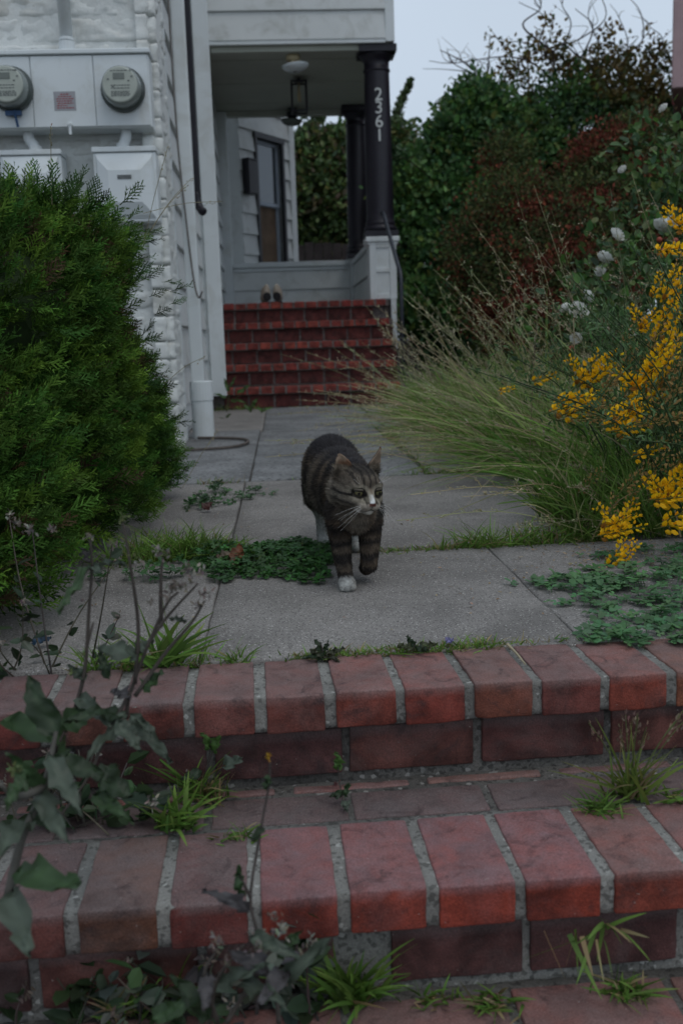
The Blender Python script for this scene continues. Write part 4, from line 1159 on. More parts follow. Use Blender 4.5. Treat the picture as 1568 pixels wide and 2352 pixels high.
# seed stems with open panicles
def seed_stems(n, xr, yr, L, lean, spread=.3, tips=None):
    out = []
    for i in range(n if tips is None else len(tips)):
        b_ = np.array([random.uniform(*xr), random.uniform(*yr), 0.0])
        ln = random.uniform(*L)
        d = unit(np.array(lean) + rng.normal(size=3) * spread * np.array([1, .8, .5]))
        tip = b_ + d * ln + np.array([0, 0, -.12 * ln]) + d * [1, 1, 0] * ln * .2
        if tips is not None:
            tip = at_y(*tips[i]); b_ = np.array([max(.72, tip[0] + random.uniform(.25, .6)), tip[1] + random.uniform(-.1, .5), 0.0]); ln = float(np.linalg.norm(tip - b_)); d = unit(tip - b_)
        mid = b_ + (tip - b_) * .5 + np.array([0, 0, .09 * ln])
        pts = smooth_path([b_, mid, tip], 14)
        c = jit((.30, .27, .15), 1)[0]
        out.append(tube(pts, np.linspace(.0017, .0009, 14), 3, c, False))
        for u in np.linspace(.58, .98, random.randint(8, 14)):
            p = pts[int(u * 13)]
            bd = unit(d * .9 + rng.normal(size=3) * .42); bl = (1.05 - u) * random.uniform(.16, .42) * ln * .55
            q = p + bd * bl + np.array([0, 0, -.2 * bl])
            out.append(tube(np.array([p, (p + q) / 2 + [0, 0, .1 * bl], q]), [.0011, .0009, .0007], 3, c, False))
            m = max(3, int(bl / .011))
            s = p + (q - p) * np.linspace(.25, 1, m)[:, None] + rng.normal(size=(m, 3)) * .002
            out.append(instance(LEAF_V, LEAF_T, s, unit(bd + rng.normal(size=(m, 3)) * .35), rng.normal(size=(m, 3)), .0095, .0034, None, jit((.46, .42, .28), m, .15)))
    return join(out)
TIPS = [(1180, 430, 3.6), (1225, 425, 3.6), (1085, 510, 3.6), (1040, 577, 3.7), (1080, 622, 3.7), (1085, 650, 3.6), (1135, 575, 3.6), (1150, 555, 3.7), (1200, 520, 3.6), (1265, 480, 3.5), (1320, 470, 3.5), (1375, 510, 3.5), (1180, 600, 3.5), (780, 780, 5.2), (830, 786, 5.2), (862, 730, 5.4), (880, 760, 5.2), (790, 908, 4.6), (820, 880, 4.8), (850, 840, 5), (845, 930, 4.4), (800, 925, 4.5), (900, 700, 5), (930, 670, 5), (960, 690, 4.8), (1000, 640, 4.5), (1010, 700, 4.5), (880, 990, 3.9), (925, 1040, 3.6), (905, 800, 5), (870, 870, 4.6), (1100, 1020, 3.2), (1060, 900, 3.5), (1230, 560, 3.4), (1290, 600, 3.4), (1350, 640, 3.4), (1150, 640, 3.4), (1400, 430, 3.5), (1450, 400, 3.5), (1260, 700, 3.2), (950, 900, 4.2), (980, 830, 4.2), (1430, 480, 3.3), (1490, 440, 3.4)]
V, T, C = join([seed_stems(0, (0, 1), (0, 1), (.5, .9), (-.6, -.15, .8), .3, TIPS), seed_stems(55, (.75, 1.5), (3.2, 6.2), (.55, .95), (-.62, -.15, .85)), seed_stems(34, (.7, 1.1), (3.4, 6.0), (.45, .75), (-1.05, -.15, .42), .2), seed_stems(26, (1.0, 1.7), (3.6, 5.2), (.8, 1.1), (-.4, -.1, 1.1), .25), seed_stems(10, (.8, 1.1), (2.5, 3.1), (.3, .6), (-.8, -.3, .5), .3)])
tag(obj('seed_grass', mesh_np('seed_grass', V, T, M_GRASS, C)), 'pale feathery grass seed heads arching from the right bank', None, None, 'stuff')
# a few dry stems rising from the juniper
out = []
for (b_, tp) in (((330, 560, 3.0), (385, 340, 3.1)), ((340, 540, 3.0), (425, 430, 3.1)), ((345, 530, 3.0), (440, 410, 3.1)), ((330, 490, 2.9), (510, 463, 3.2)), ((120, 470, 2.6), (117, 290, 2.6)), ((420, 1120, 3.3), (500, 990, 3.5)), ((380, 880, 3.1), (470, 820, 3.3))):
    p, q = at_y(*b_), at_y(*tp)
    pts = smooth_path([p, (p + q) / 2 + [0, 0, .01], q], 10); out.append(tube(pts, [.0011] * 10, 3, (.2, .18, .11), False))
    s = p + (q - p) * np.linspace(.75, 1, 10)[:, None] + rng.normal(size=(10, 3)) * .003
    out.append(instance(LEAF_V, LEAF_T, s, unit((q - p) + rng.normal(size=(10, 3)) * .05), rng.normal(size=(10, 3)), .008, .003, None, jit((.3, .26, .16), 10)))
V, T, C = join(out)
tag(obj('dry_grass', mesh_np('dry_grass', V, T, M_GRASS, C)), 'thin dry grass stems growing out of the juniper bush', None, None, 'stuff')

# ---------------------------------------------------------------- short grass along the joints
def joint_grass(name, label, runs):
    ps = []
    for (x0, y0, x1, y1, n, hgt, sp, straw) in runs:
        u = rng.random(n); clump = rng.integers(0, max(2, n // 14), n); cu = rng.random(max(2, n // 14))
        u = np.where(rng.random(n) < .7, np.clip(cu[clump] + rng.normal(0, .012, n), 0, 1), u)
        P = np.stack([x0 + (x1 - x0) * u, y0 + (y1 - y0) * u, np.full(n, -.012)], 1) + rng.normal(size=(n, 3)) * [sp, sp, 0]
        D = unit(rng.normal(size=(n, 3)) * [.55, .45, .1] + [0, -.1, 1]); ln = hgt * rng.uniform(.35, 1.25, n)
        B = rng.normal(size=(n, 3)) * (ln * .3)[:, None] * [1, 1, .2] - np.array([0, 0, 1]) * (ln * .25)[:, None]
        s = (rng.random(n) < straw)[:, None]
        C0 = np.where(s, jit((.24, .19, .09), n), jit((.09, .17, .03), n, .25)); C1 = np.where(s, jit((.32, .27, .14), n), jit((.17, .30, .055), n, .25))
        ps.append(strips(P, D, ln, B, .0034 * rng.uniform(.6, 1.3, n), 4, C0, C1))
    V, T, C = join(ps)
    return tag(obj(name, mesh_np(name, V, T, M_GRASS, C)), label, None, None, 'stuff')
joint_grass('joint_grass', 'short grass and dry thatch in the slab joint right of the cat', [(.20, 2.475, .85, 2.53, 1100, .034, .012, .45), (.43, 2.50, .85, 2.56, 640, .095, .02, .12), (.36, 2.48, .5, 2.5, 60, .08, .012, .2)])
joint_grass('joint_grass', 'bright green grass at the foot of the juniper left of the clover', [(-.42, 2.50, -.20, 2.60, 950, .11, .035, .08), (-.26, 2.52, -.12, 2.58, 260, .075, .02, .06), (-.12, 2.45, .05, 2.5, 90, .06, .03, .1)])
joint_grass('edge_grass', 'low grass growing between the top step bricks and the first slab', [(-.30, 1.652, .5, 1.668, 500, .032, .006, .5), (-.21, 1.655, -.09, 1.66, 90, .06, .008, .1), (.02, 1.655, .30, 1.665, 700, .034, .006, .4), (-.34, 1.66, -.22, 1.67, 140, .085, .012, .1), (.26, 1.655, .36, 1.67, 160, .04, .008, .2)])
joint_grass('joint_grass', 'grass in the joint behind the brown slabs and along the grey slab edge', [(-.33, 3.91, -.12, 3.915, 90, .05, .012, .5), (.05, 3.912, .1, 3.915, 20, .03, .01, .3), (.5, 3.93, 1.0, 4.0, 700, .05, .025, .3), (.575, 4.1, .61, 5.2, 160, .04, .012, .35), (.59, 5.2, .66, 6.15, 300, .06, .03, .15), (.55, 6.15, .95, 6.2, 300, .05, .03, .15), (-.56, 8.36, -.2, 8.40, 160, .09, .03, .2)])

# ---------------------------------------------------------------- clover patches
def clover_proto():
    V, T, C = [], [], []
    for k in range(3):
        a = k * 2 * math.pi / 3
        pts = [(0, 0, 0), (.35, .30, .08), (.78, .42, .10), (1.0, .22, .06), (.88, 0, .0), (1.0, -.22, .06), (.78, -.42, .10), (.35, -.30, .08)]
        o = len(V)
        for x, y, z in pts: V.append((x * math.cos(a) - y * math.sin(a), x * math.sin(a) + y * math.cos(a), z)); C.append((1, 1, 1))
        T += [[o, o + 4, o + 3], [o, o + 3, o + 2], [o, o + 2, o + 1], [o, o + 5, o + 4], [o, o + 6, o + 5], [o, o + 7, o + 6]]
    o = len(V); V += [(-.06, 0, 0), (.06, 0, 0), (.3, .1, -2.2)]; T += [[o, o + 1, o + 2]]; C += [(.9, 1.1, .8)] * 3
    return np.array(V), np.array(T), np.array(C)
CLV, CLT, CLC = clover_proto()
def clover(name, label, blobs, n, s, col, hz=(.012, .045), flat=.38):
    ps = []
    for (cx, cy, rx, ry, w) in blobs:
        k = int(n * w); a = rng.random(k) * 6.283; r_ = np.sqrt(rng.random(k)) * (1 + .25 * np.sin(a * 3 + cx * 40) + .15 * np.sin(a * 7 + cy * 9))
        u = np.clip(1.15 - r_, .15, 1)
        P = np.stack([cx + rx * r_ * np.cos(a), cy + ry * r_ * np.sin(a), hz[0] + (hz[1] - hz[0]) * rng.random(k) * u], 1)
        N = unit(rng.normal(size=(k, 3)) * flat + [0, -.12, 1]); D = unit(rng.normal(size=(k, 3)) * [1, 1, .15])
        ps.append(instance(CLV, CLT, P, D, N, s * rng.uniform(.5, 1.2, k), None, None, jit(col, k, .22), CLC))
    V, T, C = join(ps)
    return tag(obj(name, mesh_np(name, V, T, M_LEAF, C)), label, None, None, 'stuff')
clover('clover', 'dense dark green clover patch on the slab joint behind the front paw', [(-.03, 2.42, .17, .20, .75), (-.17, 2.50, .10, .14, .2), (.03, 2.52, .11, .09, .25), (-.14, 2.28, .05, .06, .06), (.05, 2.28, .05, .05, .05)], 1150, .0135, (.045, .128, .03), (.008, .045), .3)
clover('clover', 'blue green clover patch spreading over the slab at the right edge', [(.80, 2.02, .24, .16, .36), (.62, 2.05, .12, .07, .12), (.80, 1.80, .27, .12, .30), (.56, 1.68, .07, .05, .05), (.68, 1.68, .16, .07, .12), (.92, 2.25, .2, .15, .2), (.60, 1.9, .05, .05, .03), (.72, 1.62, .09, .03, .05)], 680, .0175, (.085, .19, .075), (.006, .028), .24)
clover('clover', 'few clover leaves on the slab by the lower edge of the juniper', [(-.28, 3.35, .06, .10, .4), (-.20, 3.45, .06, .10, .25), (-.10, 3.55, .06, .12, .25), (-.33, 2.3, .1, .04, .3), (-.24, 3.65, .05, .08, .2)], 110, .017, (.05, .125, .04), (.01, .05))

# ---------------------------------------------------------------- rose bush
rb = thing('rose_bush', 'white rose bush with green leaves behind the tall grass', 'rose bush')
E_RB = [(1.50, 4.35, .55, .34, .4, .45), (1.75, 4.4, .9, .32, .4, .38), (1.95, 4.5, 1.15, .32, .4, .33), (1.40, 4.3, .42, .3, .35, .35), (1.85, 4.5, .5, .4, .4, .5), (1.75, 4.5, 1.30, .22, .25, .2), (2.2, 4.5, .9, .4, .4, .5)]
lf = leafy(E_RB, 620, 7, .06, .045, .027, lambda P, k, n: pal([(.05, .11, .032), (.075, .15, .035), (.035, .08, .03), (.10, .14, .04)], [.35, .3, .2, .15], P, k, n), .7, .3, 1.05)
obj('foliage', mesh_np('foliage', lf[0], lf[1], M_LEAF, lf[2]), rb)
V, T, C = join(branches((1.7, 4.45, 0), [tuple(np.array(e[:3]) + rng.normal(size=3) * .12 + [0, 0, .2]) for e in E_RB for _ in range(3)], .008, .003, .1, (.06, .09, .035), 5)); obj('canes', mesh_np('canes', V, T, M_TWIG, C), rb)
def rose_mesh(seed):
    rs = np.random.default_rng(seed); Vs, Ts, Cs, o = [], [], [], 0
    for ring, (n, rad, tilt, sz) in enumerate(((3, .008, 1.25, .75), (5, .016, .95, .95), (6, .024, .55, 1.1), (6, .03, .2, 1.15))):
        for k in range(n):
            a = 2 * math.pi * (k + rs.uniform(-.2, .2)) / n + ring * .5
            m = 5
            g = []
            for i in range(m):
                for j in range(m):
                    u, v = i / (m - 1), j / (m - 1) * 2 - 1
                    w = .022 * sz * math.sin(math.pi * min(1, .18 + .78 * u) * .95)
                    l = .035 * sz * u * (1 - .12 * v * v)
                    x = rad * .4 + l * math.cos(tilt + .5 * u); y = v * w; z = l * math.sin(tilt + .5 * u) + .014 * v * v * (1 if ring < 3 else .5) + rs.normal(0, .0022) - (.006 * u * u if ring > 1 else 0)
                    g.append((x * math.cos(a) - y * math.sin(a), x * math.sin(a) + y * math.cos(a), z))
            Vs += g
            for i in range(m - 1):
                for j in range(m - 1):
                    q = o + i * m + j; Ts += [[q, q + 1, q + m + 1], [q, q + m + 1, q + m]]
            o += m * m
            Cs += [np.array([.78, .78, .74]) * rs.uniform(.9, 1.05)] * (m * m)
    return mesh_np('rose_flower', Vs, Ts, M_PETAL, Cs, True)
RM = [rose_mesh(i) for i in range(3)]
for i, (px, py, Y, s) in enumerate(((1325, 720, 4.02, 1.25), (1302, 712, 4.04, .8), (1410, 545, 4.1, 1.0), (1385, 598, 4.15, 1.0), (1378, 625, 4.15, .7), (1515, 525, 4.2, 1.15), (1540, 515, 4.2, .9), (1345, 684, 4.1, .85), (1322, 780, 4.05, .75), (1442, 770, 4.0, .8), (1430, 392, 4.4, .6), (1525, 252, 4.4, .7))):
    obj('rose_flower', RM[i % 3], rb, at_y(px, py, Y), (R(random.uniform(20, 70)), R(random.uniform(-30, 30)), random.uniform(0, 6))).scale = (s * .85, s * .85, s * .85)
hp = MB()
for px, py in ((1513, 550), (1550, 552), (1385, 640), (1310, 800), (1520, 575)):
    p = at_y(px, py, 4.15); hp.lathe([(.004, -.012), (.011, -.006), (.012, .003), (.006, .01)], p, 8)
hp.obj('rose_hips', mat_simple('rose_hip', (.30, .06, .035), .5, .2, 40), rb, smooth=True)

# ---------------------------------------------------------------- yellow broom shrub
br = thing('broom_shrub', 'green broom shrub with yellow pea flowers at the right edge of the path', 'shrub')
fp = []
N_ST = 150
ends = []
for i in range(N_ST):
    b_ = np.array([random.uniform(.98, 1.35), random.uniform(2.15, 3.0), 0.0])
    d = unit(np.array([random.uniform(-.48, .6), random.uniform(-.35, .25), random.uniform(.45, 1.1)])); ln = random.uniform(.4, .85)
    tip = b_ + d * ln + np.array([d[0] * .12, d[1] * .1, -.07])
    if tip[0] < .80 - .0 * tip[2] and tip[2] < .2: tip[0] = .82
    pts = smooth_path([b_, b_ + d * ln * .5 + [0, 0, .05], tip], 12)
    fp.append(tube(pts, np.linspace(.003, .0012, 12), 4, jit((.05, .085, .03), 1)[0], False)); ends.append((pts, d))
    m = 85
    u = np.sqrt(rng.random(m)) * 11; ii = np.clip(u.astype(int), 0, 10); fr = (u - ii)[:, None]
    p = pts[ii] * (1 - fr) + pts[ii + 1] * fr + rng.normal(size=(m, 3)) * .014
    fp.append(instance(LEAF_V, LEAF_T, p, unit(d + rng.normal(size=(m, 3)) * .7), rng.normal(size=(m, 3)), rng.uniform(.011, .024, m), .0055, None, jit((.08, .145, .05), m, .25)))
V, T, C = join(fp)
ok = None
obj('foliage', mesh_np('foliage', V, T, M_LEAF, C), br)
def spike_mesh(seed, spent):
    rs = np.random.default_rng(seed); out = []
    n = 30
    for i in range(n):
        u = i / n
        a = i * 2.4
        p = np.array([u * .098, 0, 0]) + rs.uniform(.003, .011) * np.array([0, math.cos(a), math.sin(a)])
        d = unit(np.array([.65, math.cos(a) * .8, math.sin(a) * .8]) + rs.normal(size=3) * .12)
        sz = (.0185 if not spent else .013) * (1.1 - .45 * u) * rs.uniform(.65, 1.2)
        if not spent and rs.random() < .16: continue
        if spent: col = np.array([.42, .27, .10]) * rs.uniform(.7, 1.15)
        elif u < .12 and rs.random() < .5: col = np.array([.36, .17, .03])
        else: col = np.array([.95, .60, .014]) * np.array([1, rs.uniform(.88, 1.15), 1]) * rs.uniform(.85, 1.1)
        nn = unit(rs.normal(size=(3, 3)) * .4 + np.array([0, -math.sin(a), math.cos(a)]))
        if not spent:
            out.append(instance(LEAF_V, LEAF_T, np.array([p, p, p]), unit(np.array([d + [.0, 0, .35], d, d + rs.normal(size=3) * .35])), nn, np.array([1.0, .9, .8]) * sz, np.array([.58, .4, .36]) * sz, None, np.tile(col, (3, 1)) * [[1.0], [.95], [.9]]))
        else:
            out.append(instance(LEAF_V, LEAF_T, np.array([p, p]), unit(np.array([d, d + rs.normal(size=3) * .4])), nn[:2], sz, .005, None, np.tile(col, (2, 1))))
    out.append(tube(np.array([[-.02, 0, 0], [.04, 0, 0], [.088, 0, 0]]), [.0015, .0013, .0008], 4, (.12, .14, .04), False))
    V, T, C = join(out)
    return mesh_np('flower_spike', V, T, M_PETAL, C)
YM = [spike_mesh(i, False) for i in range(4)]; SM = [spike_mesh(i + 20, True) for i in range(3)]
def put_spike(px, py, Y, ang, spent=False, s=1.0):
    p = at_y(px, py, Y)
    d = Vector((math.cos(ang), random.uniform(-.35, .25), math.sin(ang))).normalized()
    o = obj('spent_flower_spike' if spent else 'flower_spike', random.choice(SM if spent else YM), br)
    o.rotation_mode = 'QUATERNION'; o.rotation_quaternion = d.to_track_quat('X', 'Z'); o.location = tuple(np.array(p) - np.array(d) * .04 * s)
    o.scale = (s, s, s)
for (px, py, Y, ang, s) in ((1245, 870, 2.95, .2, .8), (1345, 855, 2.7, .9, 1.2), (1385, 845, 2.7, .8, 1.1), (1365, 865, 2.7, .5, 1), (1330, 848, 2.7, 2.4, .9), (1310, 915, 2.6, .1, .9), (1300, 935, 2.6, .25, 1.1), (1335, 915, 2.6, .1, 1.1), (1325, 945, 2.6, .2, 1), (1160, 895, 3.2, .2, .55),
        (1460, 880, 2.45, .7, 1.1), (1440, 870, 2.45, 2.6, 1), (1490, 865, 2.45, 1, 1.1), (1520, 850, 2.4, 1.1, 1), (1500, 830, 2.45, 1.0, 1), (1435, 960, 2.4, .3, 1.2), (1415, 970, 2.4, .2, .9), (1445, 985, 2.38, .1, 1), (1470, 930, 2.4, .5, 1.1), (1430, 940, 2.4, .4, .9),
        (1485, 740, 2.6, .9, .7), (1520, 745, 2.6, 1.2, 1.1), (1545, 690, 2.6, 1, .9), (1535, 660, 2.6, 1.2, 1), (1560, 650, 2.6, 1, .8), (1470, 735, 2.6, 2.2, .8), (1550, 510, 2.65, 2.5, 1), (1560, 500, 2.65, 2.4, .9), (1530, 573, 2.65, .1, .9), (1555, 575, 2.65, 0, 1), (1505, 660, 2.6, 1.3, .7), (1555, 760, 2.55, 1.2, 1.1), (1535, 780, 2.5, 1.3, 1),
        (1415, 1200, 2.28, .5, 1.0), (1400, 1190, 2.28, 2.4, .8), (1435, 1215, 2.27, .1, .9), (1405, 1225, 2.27, .2, .8), (1430, 1185, 2.3, .8, .9), (1415, 1270, 2.22, .9, .9), (1440, 1275, 2.22, 1.0, .7),
        (1535, 1110, 2.25, .8, 1.1), (1520, 1125, 2.25, 2.4, 1), (1550, 1140, 2.25, .3, 1.1), (1560, 1100, 2.25, 1, 1), (1510, 1130, 2.24, 2.6, .8), (1560, 1180, 2.2, .5, 1), (1555, 1205, 2.2, .2, .9), (1530, 1145, 2.22, .1, .9), (1480, 1040, 2.35, .4, .8)):
    put_spike(px, py, Y, ang, False, s)
for (px, py, Y, ang, s) in ((1420, 850, 2.6, 1, 1.2), (1400, 880, 2.65, .9, 1.1), (1440, 830, 2.6, 1.2, 1), (1500, 900, 2.4, 1, 1.2), (1530, 880, 2.4, 1.2, 1.2), (1550, 900, 2.35, 1.1, 1.2), (1520, 920, 2.38, .9, 1), (1375, 935, 2.55, .1, 1), (1400, 925, 2.5, .2, 1), (1480, 820, 2.5, 1.2, 1), (1500, 790, 2.5, 1.3, 1.1), (1545, 830, 2.45, 1.2, 1.2), (1480, 970, 2.35, .2, 1), (1520, 965, 2.3, .2, 1), (1560, 960, 2.3, .2, 1),
        (1380, 960, 2.5, .1, .9), (1455, 1100, 2.35, .8, 1), (1500, 1080, 2.3, .9, 1), (1555, 1060, 2.28, .9, 1), (1400, 1180, 2.4, 1.2, .9), (1330, 960, 2.6, .1, 1), (1560, 720, 2.6, 1, 1), (1450, 760, 2.6, 1, .9), (1550, 620, 2.62, 1.1, .9), (1440, 1160, 2.35, 1, .9), (1350, 1110, 2.6, .9, .9), (1540, 1010, 2.32, .5, 1.1), (1470, 900, 2.45, .9, 1.1)):
    put_spike(px, py, Y, ang, True, s)

# ---------------------------------------------------------------- grass tufts on the steps
def tuft(px, py, z, n, h, label, straw=.1, col0=(.07, .14, .025), col1=(.15, .26, .05), wd=.004, spread=.6, lean=(0, -.15, 1), seeds=0, clov=0):
    c = at_z(px, py, z)
    P = c + rng.normal(size=(n, 3)) * [.014, .010, .001]
    D = unit(rng.normal(size=(n, 3)) * [spread, spread * .7, .15] + lean); ln = h * rng.uniform(.35, 1.2, n)
    B = D * [1, 1, 0] * (ln * .3)[:, None] - np.array([0, 0, 1]) * (ln * .35 * rng.random(n))[:, None]
    s = (rng.random(n) < straw)[:, None]
    C0 = np.where(s, jit((.22, .16, .08), n), jit(col0, n, .2)); C1 = np.where(s, jit((.3, .24, .12), n), jit(col1, n, .2))
    ps = [strips(P, D, ln, B, wd * rng.uniform(.6, 1.3, n), 6, C0, C1)]
    V, T, C = join(ps); V = V - c
    o = obj('grass_tuft', mesh_np('grass_tuft', V, T, M_GRASS, C), None, tuple(c))
    tag(o, label, 'grass tuft', 'grass tufts growing from the brick steps')
    if seeds:
        sp = []
        for i in range(seeds):
            a = rng.normal(size=3) * .002; b_ = np.array([random.uniform(-.09, .09), random.uniform(-.05, .03), h * random.uniform(1.0, 1.35)])
            pts = smooth_path([a, b_ * .55 + [0, 0, .01], b_], 10); sp.append(tube(pts, [.0009] * 10, 3, (.13, .16, .06), False))
            m = 14; u = rng.uniform(.72, 1, m); q = b_ * u[:, None] + rng.normal(size=(m, 3)) * .003
            sp.append(instance(LEAF_V, LEAF_T, q, unit(b_ + rng.normal(size=(m, 3)) * .04), rng.normal(size=(m, 3)), .008, .003, None, jit((.24, .17, .12), m)))
        V, T, C = join(sp); tag(obj('seed_heads', mesh_np('seed_heads', V, T, M_GRASS, C), o), kind='stuff')
    return o
tuft(410, 1900, RZ, 60, .075, 'bright green grass tuft on the lower tread left of centre', .03, wd=.0065, spread=.75)
tuft(480, 1835, RZ, 70, .06, 'dry straw coloured grass tuft against the upper riser', .6, wd=.003)
tuft(455, 1830, RZ, 34, .10, 'green upright grass tuft against the upper riser beside the dry tuft', .1)
tuft(1445, 1830, RZ, 70, .115, 'tall yellow green grass tuft with thin seed heads on the tread at right', .15, (.09, .14, .025), (.2, .25, .06), .0045, .55, (.05, -.1, 1), 9)
tuft(1378, 1862, RZ, 90, .036, 'short bright green grass tuft on the tread below the tall tuft', .03, spread=1.0, wd=.003)
tuft(1550, 1835, RZ, 40, .03, 'low yellowish grass tuft on the tread at the right edge', .4, spread=1.0)
tuft(545, 1925, RZ, 36, .022, 'tiny sprig of grass in the tread joint near the centre left', .3, spread=1.0, wd=.003)
tuft(805, 2300, Z0, 90, .105, 'lush green grass tuft at the foot of the lower riser near the centre', .05, wd=.006)
tuft(1120, 2305, Z0, 60, .036, 'low green grass tuft below the middle of the lower riser', .15, spread=1.1, lean=(.1, -.5, .8))
tuft(990, 2300, Z0, 40, .03, 'sparse yellowing grass tuft below the lower riser', .4, spread=1.0)
tuft(1440, 2280, Z0, 80, .036, 'wide low grass tuft below the lower riser at right', .2, spread=1.2, lean=(.2, -.2, .8))
tuft(1385, 2130, RZ - .05, 10, .06, 'small green blades growing from the front joint of the lower nosing', .1, spread=.7, wd=.0055, lean=(-.1, -.9, .35))
tuft(1330, 2140, RZ - .062, 9, .055, 'few pale blades hanging under the lower nosing', .3, spread=.5, wd=.005, lean=(-.05, -.5, -.8))
tuft(400, 2290, Z0, 60, .10, 'grass tuft among the grey leaves at the bottom left', .25, wd=.005)
tuft(540, 2290, Z0, 50, .05, 'pale dry grass tuft at the bottom left of the steps', .6, wd=.004)
tuft(290, 2330, Z0, 50, .08, 'green grass tuft at the very bottom left corner', .3, wd=.005)
tuft(375, 1525, 0, 34, .13, 'long bladed bright grass tuft behind the foreground weeds', .05, wd=.008, spread=.6, lean=(.25, -.1, .9))

# ---------------------------------------------------------------- weeds in the foreground
def leaf_mesh(L, W, curl, seed, lobed=0, col=(.05, .08, .045), back=.12):
    rs = np.random.default_rng(seed); n = 10; V, T, C = [], [], []
    for i in range(n + 1):
        u = i / n
        w = W * .5 * (math.sin(math.pi * min(1, u ** .62)) ** .75) * (1 + lobed * .22 * math.sin(u * 19)) + .0008
        x = L * u; z = -curl * L * u * u + L * .05 * math.sin(u * 9 + seed); W_ = W
        for v in (-1, -.5, 0, .5, 1):
            V.append((x + rs.normal(0, .0012), v * w + rs.normal(0, .0012), z + abs(v) * w * .35 + .0055 * math.sin(u * 17 + v * 3 + seed) * abs(v) + rs.normal(0, .0015)))
            C.append(np.array(col) * (1.35 if v == 0 else 1) * rs.uniform(.85, 1.15))
    for i in range(n):
        for j in range(4):
            q = i * 5 + j; T += [[q, q + 1, q + 6], [q, q + 6, q + 5]]
    return mesh_np('leaf', V, T, M_LEAF, C, True)
def set_dir(o, p, d, n=(0, -.4, 1)):
    X = Vector(d).normalized(); N_ = Vector(n); Z = (N_ - N_.dot(X) * X).normalized(); Y = Z.cross(X)
    o.matrix_local = Matrix(((X.x, Y.x, Z.x, p[0]), (X.y, Y.y, Z.y, p[1]), (X.z, Y.z, Z.z, p[2]), (0, 0, 0, 1)))
def weed(label, stems, leaves, heads, group='weeds growing beside the garden steps', scol=(.07, .06, .052), r=.0028):
    t = thing('weed', label, 'weed', group)
    for pts in stems:
        P3 = [at_y(*q) for q in pts]
        V, T, C = tube(smooth_path(P3, 18), np.linspace(r, r * .45, 18), 6, scol)
        obj('stem', mesh_np('stem', V, T, M_TWIG, C, True), t)
    for i, (a, b_, W, curl, col) in enumerate(leaves):
        p, q = at_y(*a), at_y(*b_)
        L = float(np.linalg.norm(q - p))
        o = obj('leaf', leaf_mesh(L * 1.05, W * .58, curl, i * 7 + len(leaves), .6, col), t)
        set_dir(o, p, q - p + np.array([0, 0, curl * L * .6]), (random.uniform(-.5, .5), -.75, .75))
    hd = []
    for (px, py, Y, s, c) in heads:
        p = at_y(px, py, Y)
        k = 16
        hd.append(instance(LEAF_V, LEAF_T, p + rng.normal(size=(k, 3)) * s * .25, unit(rng.normal(size=(k, 3)) + [0, 0, .5]), rng.normal(size=(k, 3)), s * .62, s * .26, None, jit(c, k)))
    if hd:
        V, T, C = join(hd); tag(obj('seed_heads', mesh_np('seed_heads', V, T, M_PETAL, C), t), kind='stuff')
GRY = (.085, .11, .08); GRN = (.045, .085, .034); DRK = (.03, .052, .024); PUR = (.09, .085, .088)
HB_ = (.21, .18, .155); HW = (.29, .265, .24); HG = (.16, .19, .08)
weed('tall weed with a dark stem and drooping grey leaves at the left, by the juniper', [[(170, 1640, 1.2), (195, 1540, 1.2), (205, 1400, 1.2), (212, 1300, 1.2), (208, 1240, 1.2)], [(90, 1830, 1.12), (130, 1720, 1.15), (170, 1640, 1.2)], [(200, 1480, 1.2), (215, 1430, 1.22)]],
     [((208, 1300, 1.2), (140, 1395, 1.15), .022, .2, GRN), ((210, 1310, 1.2), (255, 1290, 1.15), .018, .3, GRY), ((205, 1290, 1.2), (190, 1262, 1.2), .012, .1, PUR), ((185, 1600, 1.2), (240, 1660, 1.14), .03, .15, GRY), ((195, 1560, 1.2), (160, 1530, 1.2), .02, .1, GRY), ((150, 1700, 1.17), (20, 1660, 1.1), .085, .1, GRN), ((150, 1680, 1.17), (215, 1610, 1.2), .05, .1, GRN)],
     [(208, 1232, 1.2, .008, HB_), (192, 1380, 1.2, .006, HB_), (255, 1245, 1.2, .006, HG), (170, 1545, 1.2, .012, HG), (192, 1500, 1.2, .01, HG)])
